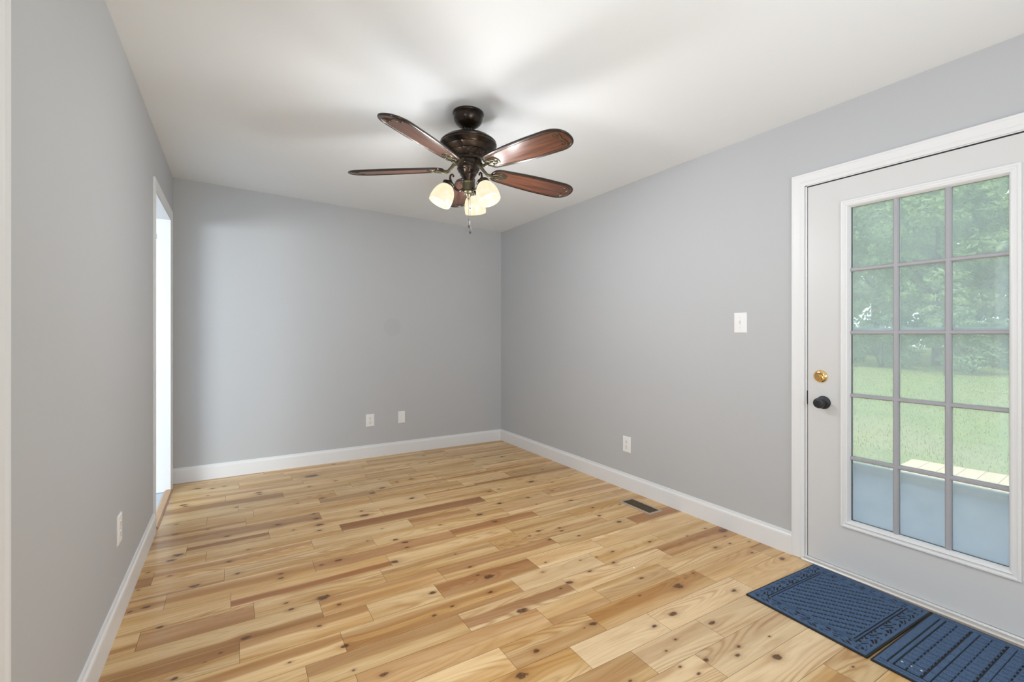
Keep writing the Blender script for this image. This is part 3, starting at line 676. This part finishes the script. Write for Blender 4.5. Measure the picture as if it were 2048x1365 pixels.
for i in range(5):
    az = math.radians(FAN_DEG + 72*i) - .5416
    # +angle edge lowered
    M_ = Matrix.Translation((0,0,Z(BLADE_Z))) @ tilt @ Matrix.Rotation(az,4,'Z') @ Matrix.Rotation(math.radians(BLADE_DROOP),4,'Y') @ Matrix.Rotation(-PITCH,4,'X')
    M2 = Matrix.Translation((0,0,Z(BLADE_Z))) @ tilt @ Matrix.Rotation(az,4,'Z') @ Matrix.Rotation(math.radians(BLADE_DROOP),4,'Y') @ Matrix.Rotation(-PITCH*.85,4,'X')
    if i == 0:
        b = mB.build('blade', M_BLADE, fan); r = mR.build('blade_rim', M_RIM, b, smooth=40); s = mS.build('scroll_relief', M_ANTIQ, b, smooth=40)
        k = bracket().build('blade_bracket', M_ANTIQ, fan, smooth=35)
        r['label'] = 'dark rounded edge of the blade'
        blade0, iron0, r0, s0 = b, k, r, s
    else:
        b = blade0.copy(); C.objects.link(b); k = iron0.copy(); C.objects.link(k)
        for q in (r0, s0):
            c = q.copy(); C.objects.link(c); c.parent = b
    b.matrix_local = M_; k.matrix_local = M2

# three lamps
for i in range(3):
    az = math.radians(LAMP_DEG + 120*i) - .5416
    R = Matrix.Rotation(az,4,'Z')
    path = [(.031,2.062),(.042,2.050),(.056,2.045),(.072,2.054),(.086,2.070),(.098,2.090),(.105,2.110),(.103,2.126),(.094,2.134),(.086,2.129),(.0865,2.120)]
    pts = [R @ Vector((r,0,Z(z))) for r,z in path]
    m = MB().tube(pts, [.0055,.006,.0065,.007,.007,.0068,.0062,.0056,.0052,.005,.0055], 10)
    cur = [R @ Vector((.034+.008*math.cos(a)*1.0,0,Z(2.050+.008*math.sin(a)))) for a in np.linspace(PI*.5,PI*2.1,12)]
    m.tube(cur, .0035, 8)
    arm = m.build('lamp_arm', M_BRONZE, fan, smooth=40)
    ax = Vector((.052,0,-.108)).normalized()
    A = R @ Matrix.Translation((.108,0,Z(2.086))) @ Vector((0,0,1)).rotation_difference(ax).to_matrix().to_4x4()
    m = MB().lathe([(.0,-.006),(.016,-.006),(.020,-.002),(.0325,.003),(.0355,.008),(.0355,.013),(.033,.016),(.0335,.021),(.0320,.026),(.0,.026)], 32, A)
    cap = m.build('lamp_holder', M_BRONZE, fan, smooth=40)
    outer = [(.029,.020),(.035,.026),(.046,.040),(.0545,.057),(.0600,.076),(.0628,.096),(.0632,.112),(.0622,.126),(.0612,.133)]
    prof = outer + [(r-.0028,z) for r,z in reversed(outer)]
    m = MB().lathe(prof, 40, A, closed=True); m.build('lamp_shade', M_SHADE, fan, smooth=60)
    m = MB().lathe([(.0,.026),(.013,.028),(.013,.046),(.019,.056),(.0255,.072),(.0275,.084),(.0255,.096),(.019,.105),(.009,.1105),(.0,.1115)], 24, A)
    bulb = m.build('bulb', M_BULB, fan, smooth=60); bulb.visible_shadow = True
    c = (Matrix.Translation((FX,FY,FZ)) @ A) @ Vector((0,0,.150))
    lamp('bulb_light', 'POINT', c, BULB_W, (.95,.965,.985), radius=.075)
# pull chains
for (dx,dy,zb_,nm) in ((-.004,-.012,1.884,'short'),(.008,-.006,1.852,'long')):
    m = MB(); z = 2.034
    while z > zb_:
        m.lathe([(.0,Z(z)+.0013),(.0010,Z(z)+.0006),(.0010,Z(z)-.0006),(.0,Z(z)-.0013)], 6, Matrix.Translation((dx,dy,0))); z -= .0052
    m.tube([(dx,dy,Z(2.034)),(dx,dy,Z(zb_))], .0006, 5)
    if nm == 'long': m.lathe([(.0,Z(1.958)),(.0035,Z(1.956)),(.0035,Z(1.950)),(.0,Z(1.948))], 10, Matrix.Translation((dx,dy,0)))
    ch = m.build('pull_chain', M_CHAIN, fan)
    m = MB().lathe([(.0,Z(zb_)+.002),(.003,Z(zb_)),(.0062,Z(zb_)-.006),(.0072,Z(zb_)-.013),(.0052,Z(zb_)-.022),(.0068,Z(zb_)-.030),(.0058,Z(zb_)-.038),(.003,Z(zb_)-.043),(.0,Z(zb_)-.044)], 16, Matrix.Translation((dx,dy,0)))
    m.build('pull_weight', M_CHAIN, ch, smooth=50)

# ---------------------------------------------------------------- wall plates
def plate_mesh(w_, h_, d=.006):
    m = MB(); pr = [(0,0),(0,d*.45),(.0045,d),(.010,d)]
    # local: x across, y up, z out of the wall
    m.frame((-w_/2,w_/2,-h_/2,h_/2), pr, lambda a,z,h: (a,z,h))
    i = .010; m.quad((-w_/2+i,-h_/2+i,d),(w_/2-i,-h_/2+i,d),(w_/2-i,h_/2-i,d),(-w_/2+i,h_/2-i,d))
    m.quad((-w_/2,-h_/2,0),(-w_/2,h_/2,0),(w_/2,h_/2,0),(w_/2,-h_/2,0)); return m
def make_outlet(label, loc, rot):
    t = thing('wall_outlet', label, 'outlet', loc, rot, 'wall outlets')
    plate_mesh(.083,.126).build('cover_plate', M_PLASTIC, t)
    for s in (1,-1):
        cy = s*.0215; pol = []
        for a in np.linspace(0,2*PI,28,endpoint=False): pol.append((.0175*math.cos(a), cy+max(-.0145,min(.0145,.0185*math.sin(a)))))
        r = MB().prism(pol, lambda p: (p[0],p[1],.004), lambda p: (p[0],p[1],.0078)).build('receptacle', M_PLASTIC, t)
        m = MB().box((-.0085,cy-.0005,.0070),(-.0058,cy+.0095,.00795)); m.box((.0058,cy+.0005,.0070),(.0085,cy+.0085,.00795))
        m.lathe([(.0,.0070),(.0034,.0070),(.0034,.00795),(.0,.00795)], 14, Matrix.Translation((0,cy-.0078,0)))
        m.build('socket_holes', M_SLOT, r)
    MB().lathe([(.0,.005),(.0034,.005),(.0030,.0072),(.0,.0076)], 16).build('screw', M_STEEL, t)
    return t
ROT_R = (PI/2, 0, -PI/2)      # facing -x
ROT_B = (PI/2, 0, 0)          # facing -y
ROT_L = (PI/2, 0, PI/2)       # facing +x
o1 = make_outlet('white duplex outlet low on the right wall above the floor register', (-.0002,-2.036,.359), ROT_R)
dup(o1, (-1.518,-.0002,.373), ROT_B, 'white duplex outlet low on the far wall beside the blank plate')
dup(o1, (-W+.0002,-2.128,.392), ROT_L, 'white duplex outlet seen edge-on low on the left wall')
t = thing('blank_wall_plate', 'smooth white blank plate low on the far wall, right of the outlet', 'wall plate', (-1.194,-.0002,.376), ROT_B)
plate_mesh(.073,.124,.008).build('cover_plate', M_PLASTIC, t)
for s in (1,-1): MB().lathe([(.0,.0075),(.003,.0075),(.0027,.0090),(.0,.0092)], 14, Matrix.Translation((0,s*.042,0))).build('screw', M_PLASTIC, t)
t = thing('light_switch', 'white toggle light switch on the right wall left of the glazed door', 'switch', (-.0002,-3.006,1.311), ROT_R)
plate_mesh(.084,.126).build('cover_plate', M_PLASTIC, t)
MB().frame((-.0065,.0065,-.0135,.0135), [(0,.0055),(0,.0075),(.0018,.0075),(.0018,.0055)], lambda a,z,h: (a,z,h)).build('toggle_collar', M_PLASTIC, t)
MB().prism([(-.011,.0058),(.011,.0058),(.0145,.016),(.010,.0185),(-.004,.0085)], lambda p: (-.0042,p[0],p[1]), lambda p: (.0042,p[0],p[1])).build('toggle', M_PLASTIC, t, bevel=.001)
for s in (1,-1): MB().lathe([(.0,.0055),(.0032,.0055),(.0028,.0072),(.0,.0076)], 14, Matrix.Translation((0,s*.0305,0))).build('screw', M_STEEL, t)

# ---------------------------------------------------------------- floor register
RGX0, RGX1, RGY0, RGY1 = -.2555, -.1165, -2.5055, -2.205
t = thing('floor_register', 'taupe metal floor register with dark louvres beside the right baseboard', 'register', ((RGX0+RGX1)/2,(RGY0+RGY1)/2,0))
hw_, hl_ = (RGX1-RGX0)/2, (RGY1-RGY0)/2
m = MB().frame((-hw_,hw_,-hl_,hl_), [(0,.0002),(.001,.0028),(.004,.0048),(.019,.0052),(.0205,.004),(.0205,.0012)], lambda a,z,h: (a,z,h))
m.build('register_frame', M_REG, t)
MB().box((-hw_+.018,-hl_+.018,.0003),(hw_-.018,hl_-.018,.0009)).build('duct_shadow_pan', M_DUCT, t)
m = MB(); ns = 17; y0_, y1_ = -hl_+.022, hl_-.022
for i in range(ns):
    yy = y0_+(y1_-y0_)*(i+.5)/ns
    m.obox(0,yy,.0029,(hw_-.0205)*2,.0062,.0016, Matrix.Translation((0,yy,.0029)) @ Matrix.Rotation(.32,4,'X') @ Matrix.Translation((0,-yy,-.0029)))
m.box((-.0018,y0_,.0012),(.0018,y1_,.0022))
m.build('louvers', M_REGD, t)

# ---------------------------------------------------------------- door mats, real relief
def mat_cloth(name):
    g = G(name); p = g.obj(); n = g.noise(p, 900.0, 2.0, .7); n2 = g.noise(p, 130.0, 3.0)
    c = g.mix(g.smooth(n,.3,.7), (.030,.055,.105), (.155,.235,.375))
    c = g.mix(g.mul(n2,.35), c, (.03,.06,.12))
    g.bsdf(c, .95, 0, g.bump(n,.35,.0012), .1); return g.mat
M_MAT = mat_cloth('blue_ribbed_mat_pile')
M_RUB = plain('black_rubber_backing', (.012,.012,.014), .7, nscale=80, nstr=.05)
def relief(w_, l_, hf, step=.0019):
    nx, ny = int(w_/step), int(l_/step)
    xs = np.linspace(-w_/2,w_/2,nx); ys = np.linspace(-l_/2,l_/2,ny); X,Y = np.meshgrid(xs,ys,indexing='ij')
    H = hf(X,Y); H = np.where(H > .0058, .0058+(H-.0058)*.48, H)
    v = np.stack([X.ravel(),Y.ravel(),H.ravel()],1)
    i,j = np.meshgrid(np.arange(nx-1),np.arange(ny-1),indexing='ij'); a = (i*ny+j).ravel()
    f = np.stack([a,a+ny,a+ny+1,a+1],1)
    m = MB(); m.v = [tuple(map(float,q)) for q in v]; m.f = [tuple(map(int,q)) for q in f]; return m
def sstep(x,a,b):
    t = np.clip((x-a)/(b-a),0,1); return t*t*(3-2*t)
def edge_d(X,Y,w_,l_): return np.minimum(w_/2-np.abs(X), l_/2-np.abs(Y))
def weave(w_, l_):
    def hf(X,Y):
        d = edge_d(X,Y,w_,l_)
        # centre: slanting pockets in a three-step stagger
        px, py = .042, .0222
        j = np.floor(Y/py); fv = (Y/py-j-.5)*py
        u = (X+.014*j)/px; fu = (u-np.round(u))*px
        e = np.abs(fu + .35*fv + .0022*np.sin(fv*420)); pocket = sstep(e,.0076,.0064)*sstep(np.abs(fv),.0104,.0092)
        fine = .0008*np.sin(X*700)*np.sin(Y*640)
        hc = .0135 - .0125*pocket + fine
        # border: curling leaf relief
        s = np.where(l_/2-np.abs(Y) < w_/2-np.abs(X), X, Y)
        q = np.sin(s*150+np.sin(d*150)*2.0)*np.cos(d*190+np.sin(s*95)*1.3)
        hb = .0030 + .0095*sstep(q,-.25,-.05)
        inb = sstep(d,.058,.060)
        h = hb*(1-inb)+hc*inb
        for (dd,ww) in ((.0605,.0030),(.0730,.0030)): h = np.where(np.abs(d-dd) < ww, .0015, h)
        h = np.where((d>.0635)&(d<.0700), .0135, h)
        h = np.where((d>.0760)&(d<.084), .0135, h)
        h = np.where(d<.014, .0105, h)
        return np.where(d<.003, .0045, h)
    return hf
def bricks(w_, l_):
    def hf(X,Y):
        dx = w_/2-np.abs(X); dy = l_/2-np.abs(Y); h = np.full(X.shape,.0135)
        x = X+w_/2-.033; y = l_/2-.056-Y
        per = .106; k = np.floor(y/per); f = y-k*per
        i = np.floor(x/.064); gx_ = x-i*.064
        c1 = f < .037; c2 = (f>=.041)&(f<.078)
        fb = np.where(c1, f, f-.041)
        inside = (c1|c2)
        # one cell holds two bricks; black grooves stand in for shade on near and right sides
        sub = np.mod(gx_,.032)
        shade_groove = (gx_ < .0062)|((sub < .0046)&(fb>.004)&(fb<.036))|((fb > .0315)&(sub<.026))
        h = np.where(inside & shade_groove, .0012, h)
        h = np.where(~inside & (gx_ < .0045), .004, h)
        h = np.where((np.abs(f-.0800)<.0022)|(np.abs(f-.1040)<.0016), .0015, h)
        # ribbed border
        mx = np.minimum(dx-0, dy-.018)
        bd = (dx<.033)|(dy<.056)
        h = np.where(bd, .0135, h)
        lx = lambda a,b: (np.abs(dx-a)<b)&(dy>.012)
        ly = lambda a,b: (np.abs(dy-a)<b)&(dx>.012)
        for a in (.0125,.0300): h = np.where(lx(a,.0026), .0015, h)
        for a in (.0340,.0530): h = np.where(ly(a,.0030)&(dx>.028), .0015, h)
        h = np.where((dx<.008)|(dy<.008), .0115, h)
        return np.where(np.minimum(dx,dy)<.003, .0045, h)
    return hf
def mat_thing(label, cx, cy, w_, l_, rz, hf, dz=0.0):
    t = thing('doormat', label, 'doormat', (cx,cy,.0004), (0,0,rz))
    relief(w_,l_,hf(w_,l_)).build('pile_surface', M_MAT, t)
    MB().box((-w_/2-.005,-l_/2-.005,.0002),(w_/2+.004,l_/2+.004,.0058)).build('rubber_backing', M_RUB, t)  # black sheet raised to show in pockets and grooves as their shade
    return t
mat_thing('navy doormat with woven dimple pattern and leafy border in front of the door', -.330,-3.683,.575,.487,math.radians(-1.6), weave)
mat_thing('navy doormat with raised brick pattern, nearest the camera by the door', -.338,-4.186,.575,.490,math.radians(-.6), bricks)
# tiny white scraps
def scrap(label, x, y, z, s, rz, group=None):
    m = MB().prism([(-s,-s*.35),(s*.7,-s*.5),(s,s*.2),(-s*.2,s*.55)], lambda p: (p[0],p[1],.0004), lambda p: (p[0]*.9,p[1]*.9,s*.35))
    o = m.build('paper_scrap', M_PLASTIC, None); o.location = (x,y,z); o.rotation_euler = (.1,.15,rz)
    return tag(o, label, 'scrap', group)
scrap('tiny white scrap lying on the bare floorboards between register and doormat', -.883,-2.971,.0008,.009,1.2)
scrap('tiny white fleck on the brick-patterned doormat, nearest its front edge', -.548,-4.061,.0097,.0058,.4,'white flecks on the doormat')
scrap('tiny white fleck on the brick-patterned doormat, nearest the woven doormat', -.551,-4.005,.0097,.0052,.9,'white flecks on the doormat')
scrap('middle one of the three white flecks on the brick-patterned doormat', -.550,-4.032,.0097,.0048,-.3,'white flecks on the doormat')

# ---------------------------------------------------------------- outdoors
LZ = -.40
def lawn_mat():
    g = G('mown_lawn'); p = g.pos()
    n = g.noise(p, 3.0, 4.0, .6); n2 = g.noise(p, .22, 3.0); n3 = g.noise(p, 26.0, 3.0, .7)
    c = g.mix(g.smooth(n,.3,.7), (.17,.24,.06), (.31,.35,.12))
    c = g.mix(g.mul(g.smooth(n2,.5,.7),.6), c, (.37,.33,.19))
    c = g.mix(g.mul(n3,.35), c, (.09,.16,.03))
    g.bsdf(c, .9, 0, g.bump(n3,.6,.05), .1); return g.mat
M_LAWN = lawn_mat()
m = MB(); m.quad((T+.02,-40,LZ),(75,-40,LZ),(75,50,LZ),(T+.02,50,LZ))
struct(m.build('ground', M_LAWN), 'lawn outside')
# grass blades over the part of the lawn seen through the door
rg = np.random.default_rng(3)
nb = 45000
gx = 2.6 + 26*rg.random(nb)**1.6; gy = -7 + (gx*.26+9)*rg.random(nb)
s = .020+.035*rg.random(nb); a = rg.random(nb)*2*PI; ln = (rg.random(nb)-.5)*.9
wd = .005+.012*np.clip(gx/25,0,1)
v = np.zeros((nb,3,3)); ca, sa = np.cos(a), np.sin(a)
v[:,0] = np.stack([gx-ca*wd,gy-sa*wd,np.full(nb,LZ-.005)],1); v[:,1] = np.stack([gx+ca*wd,gy+sa*wd,np.full(nb,LZ-.005)],1)
v[:,2] = np.stack([gx-sa*ln*s*2,gy+ca*ln*s*2,LZ+s],1)
m = MB(); m.v = [tuple(map(float,q)) for q in v.reshape(-1,3)]; m.f = [(3*i,3*i+1,3*i+2) for i in range(nb)]
gm = bpy.data.meshes.new('grass'); gm.from_pydata(m.v, [], m.f); 
def grass_mat():
    g = G('grass_blades'); n = g.noise(g.pos(), 1.1, 3.0)
    d = g.nt.nodes.new('ShaderNodeBsdfDiffuse'); c = g.mix(g.smooth(n,.3,.7), (.19,.26,.06), (.40,.39,.16)); g.put(d.inputs[0], c)
    t = g.nt.nodes.new('ShaderNodeBsdfTranslucent'); g.put(t.inputs[0], c)
    mx = g.nt.nodes.new('ShaderNodeMixShader'); mx.inputs[0].default_value = .35
    g.nt.links.new(d.outputs[0], mx.inputs[1]); g.nt.links.new(t.outputs[0], mx.inputs[2]); g.nt.links.new(mx.outputs[0], g.out.inputs[0]); return g.mat
gm.materials.append(grass_mat()); go = bpy.data.objects.new('grass', gm); C.objects.link(go)
tag(go, 'short mown grass covering the lawn behind the glazed door', 'grass', kind='stuff')
# deck
def deck_mat():
    g = G('pale_deck_boards'); q = g.sep(g.obj())
    n = g.noise(g.xyz(g.mul(q[0],2.0), g.mul(q[1],40.0), g.attr('seed','Fac')), 1.0, 3.0)
    g.bsdf(g.mix(n, (.55,.41,.28), (.72,.58,.44)), .6, 0, None, .3); return g.mat
DKX, DKY, DKZ = 3.56, -2.69, -.10
dk = thing('wooden_deck', 'pale wooden deck at the edge of the lawn outside the door', 'deck', (DKX,DKY,LZ), (0,0,math.radians(4.0)))
m = MB(); nbd = 24
for i in range(nbd):
    y1 = -.142*i; m.box((-3.25+.05*math.sin(i*9.1)*.1,y1-.137,.262),(0,y1,.30))
o = m.build('deck_boards', deck_mat(), dk)
A = o.data.attributes.new('seed','FLOAT','FACE'); rr = random.Random(2); vals = []
for i in range(nbd): vals += [rr.random()*9]*6
A.data.foreach_set('value', vals)
m = MB(); m.box((-.05,-3.4,.02),(-.012,-.01,.262)); m.box((-3.25,-.05,.02),(-.05,-.012,.262))
m.build('rim_joist', deck_mat(), dk)
for (x,y) in ((-.1,-.1),(-.1,-1.7),(-.1,-3.3),(-2.9,-.1)): MB().box((x-.045,y-.045,-.02),(x+.045,y+.045,.262)).build('deck_post', o.data.materials[0], dk)

# trees
def leaf_mat(name, c0, c1):
    g = G(name); n = g.noise(g.pos(), .55, 3.0); rnd = g.nt.nodes.new('ShaderNodeNewGeometry').outputs['Random Per Island']
    c = g.mix(g.smooth(n,.3,.7), c0, c1); c = g.mix(g.mul(rnd,.45), c, tuple(min(1,x*1.7) for x in c1))
    d = g.nt.nodes.new('ShaderNodeBsdfDiffuse'); g.put(d.inputs[0], c); t = g.nt.nodes.new('ShaderNodeBsdfTranslucent'); g.put(t.inputs[0], c)
    mx = g.nt.nodes.new('ShaderNodeMixShader'); mx.inputs[0].default_value = .35
    g.nt.links.new(d.outputs[0], mx.inputs[1]); g.nt.links.new(t.outputs[0], mx.inputs[2]); g.nt.links.new(mx.outputs[0], g.out.inputs[0]); return g.mat
ML = [leaf_mat('leaves_mid_green', (.13,.21,.09), (.28,.37,.17)), leaf_mat('leaves_blue_green', (.11,.185,.105), (.22,.31,.18)), leaf_mat('leaves_yellow_green', (.20,.27,.10), (.38,.43,.19))]
M_BARK = plain('bark', (.09,.075,.06), .9, nscale=12, nstr=.4, ndist=.02, cvar=.3)
def foliage(seed, n, rad, cz, nclump, leaf, low=0.0):
    r = np.random.default_rng(seed)
    d = r.normal(size=(nclump,3)); d /= np.linalg.norm(d,axis=1)[:,None]
    rr = .35+.65*r.random(nclump)**.4
    cc = d*rr[:,None]*np.array(rad)
    sk = np.where(d[:,2] < 0, np.minimum(1.9, 1/np.sqrt(np.maximum(.05, 1-d[:,2]**2))), 1.0); cc[:,:2] *= sk[:,None]   # skirts reach the ground
    cc[:,2] += cz
    cc[:,2] = np.maximum(cc[:,2], low+.5)
    ci = r.integers(0,nclump,n); q = r.normal(size=(n,3)); q /= np.linalg.norm(q,axis=1)[:,None]
    cr = (.55+.6*r.random(nclump))[ci]*rad[0]*.30
    p = cc[ci] + q*np.array((1.1,1.1,.85))*cr[:,None]*(.55+.45*r.random(n))[:,None]
    p[:,2] = np.maximum(p[:,2], low+.05*r.random(n))
    nrm = q*.7+np.array((0,0,.55))+r.normal(size=(n,3))*.6; nrm /= np.linalg.norm(nrm,axis=1)[:,None]
    t = np.cross(nrm, r.normal(size=(n,3))); t /= np.linalg.norm(t,axis=1)[:,None]; b = np.cross(nrm,t)
    L = (leaf*(.6+.8*r.random(n)))[:,None]
    V = np.stack([p-t*L, p-b*L*.5-nrm*L*.12, p+t*L, p+b*L*.5-nrm*L*.12],1).reshape(-1,3)
    me = bpy.data.meshes.new('foliage'); me.from_pydata(V.tolist(), [], [(4*i,4*i+1,4*i+2,4*i+3) for i in range(n)]); return me
def tree(proto, loc, rz, sc, label, group):
    if isinstance(proto, tuple):
        seed, n, rad, cz, ncl, leaf, mt, low = proto
        t = thing('leafy_tree', label, 'tree', loc, (0,0,rz), group)
        me = foliage(seed, n, rad, cz, ncl, leaf, low); me.materials.append(mt)
        o = bpy.data.objects.new('foliage', me); C.objects.link(o); o.parent = t
        rr = random.Random(seed); m = MB()
        m.tube([(0,0,-.1),(.08,.05,1.2),(-.05,.1,3.0),(.1,0,cz),(0,0,cz+rad[2]*.6)], [.26,.21,.17,.12,.05], 10)
        for i in range(6):
            a = rr.uniform(0,2*PI); z0 = rr.uniform(1.8,cz); R_ = rad[0]*rr.uniform(.5,.8)
            m.tube([(0,.05,z0),(R_*.5*math.cos(a),R_*.5*math.sin(a),z0+.7),(R_*math.cos(a),R_*math.sin(a),z0+1.8)], [.09,.06,.025], 7)
        m.build('trunk', M_BARK, t, smooth=60)
    else:
        t = dup(proto, loc, (0,0,rz), label, group)
    t.scale = (sc,sc,sc); return t
TL = 'leafy green tree standing in the wood edge beyond the lawn'
TG = 'trees beyond the lawn'
base = []
spots = [(29.0,4.6,0,1.0),(30.6,13.6,2,1.0),(28.6,-3.6,2,1.0),(26.2,-11.2,1,1.0),(37.5,3.2,1,1.35),(42.5,12.4,0,1.35),(35.5,-6.6,2,1.35),(53.0,1.5,2,1.8),(53.5,14.6,0,1.8),(55.0,28.0,1,1.8),(48.0,-15.0,0,1.8)]
protos = {}
PD = {0:(11,19000,(3.1,3.0,5.4),5.4,80,.145,ML[0],.1), 1:(12,19000,(3.2,3.1,5.8),5.7,84,.145,ML[1],.1), 2:(13,19000,(3.0,3.0,5.2),5.2,80,.14,ML[2],.1)}
for i,(x,y,k,sc) in enumerate(spots):
    if k not in protos: protos[k] = tree(PD[k], (x,y,LZ), i*1.3, sc, TL, TG)
    else: tree(protos[k], (x,y,LZ), i*1.3, sc, TL, TG)
# undergrowth
sh0 = None; rr = random.Random(8)
for i in range(6):
    y = -8.6+i*3.55; x = 24.0+(y-1.4)*.30+rr.uniform(-.3,.3)
    if sh0 is None:
        sh0 = thing('undergrowth_shrub', 'low shrub in the dark undergrowth at the far edge of the lawn', 'shrub', (x,y,LZ), (0,0,0), 'shrubs under the trees')
        me = foliage(31, 5200, (1.5,1.5,1.5), 1.25, 34, .085, .0); me.materials.append(ML[1]); o = bpy.data.objects.new('foliage', me); C.objects.link(o); o.parent = sh0
        m = MB()
        for k in range(5): a = k*1.26; m.tube([(.03*math.cos(a),.03*math.sin(a),-.05),(.25*math.cos(a),.25*math.sin(a),.6),(.6*math.cos(a),.6*math.sin(a),1.3)], [.03,.02,.01], 6)
        m.build('stems', M_BARK, sh0)
    else:
        c = dup(sh0, (x,y,LZ), (0,0,i*.9)); s_ = rr.uniform(.85,1.0); c.scale = (s_,s_,s_)
# sapling at the lawn edge
t = thing('sapling', 'slender young sapling standing on the lawn in front of the undergrowth', 'tree', (21.6,2.2,LZ))
m = MB().tube([(0,0,-.05),(.02,.01,1.0),(-.02,0,2.0),(.02,.02,3.2)], [.035,.028,.02,.008], 8); m.build('trunk', M_BARK, t)
me = foliage(41, 420, (.75,.75,1.0), 2.7, 14, .09, 1.5); me.materials.append(ML[0]); o = bpy.data.objects.new('foliage', me); C.objects.link(o); o.parent = t
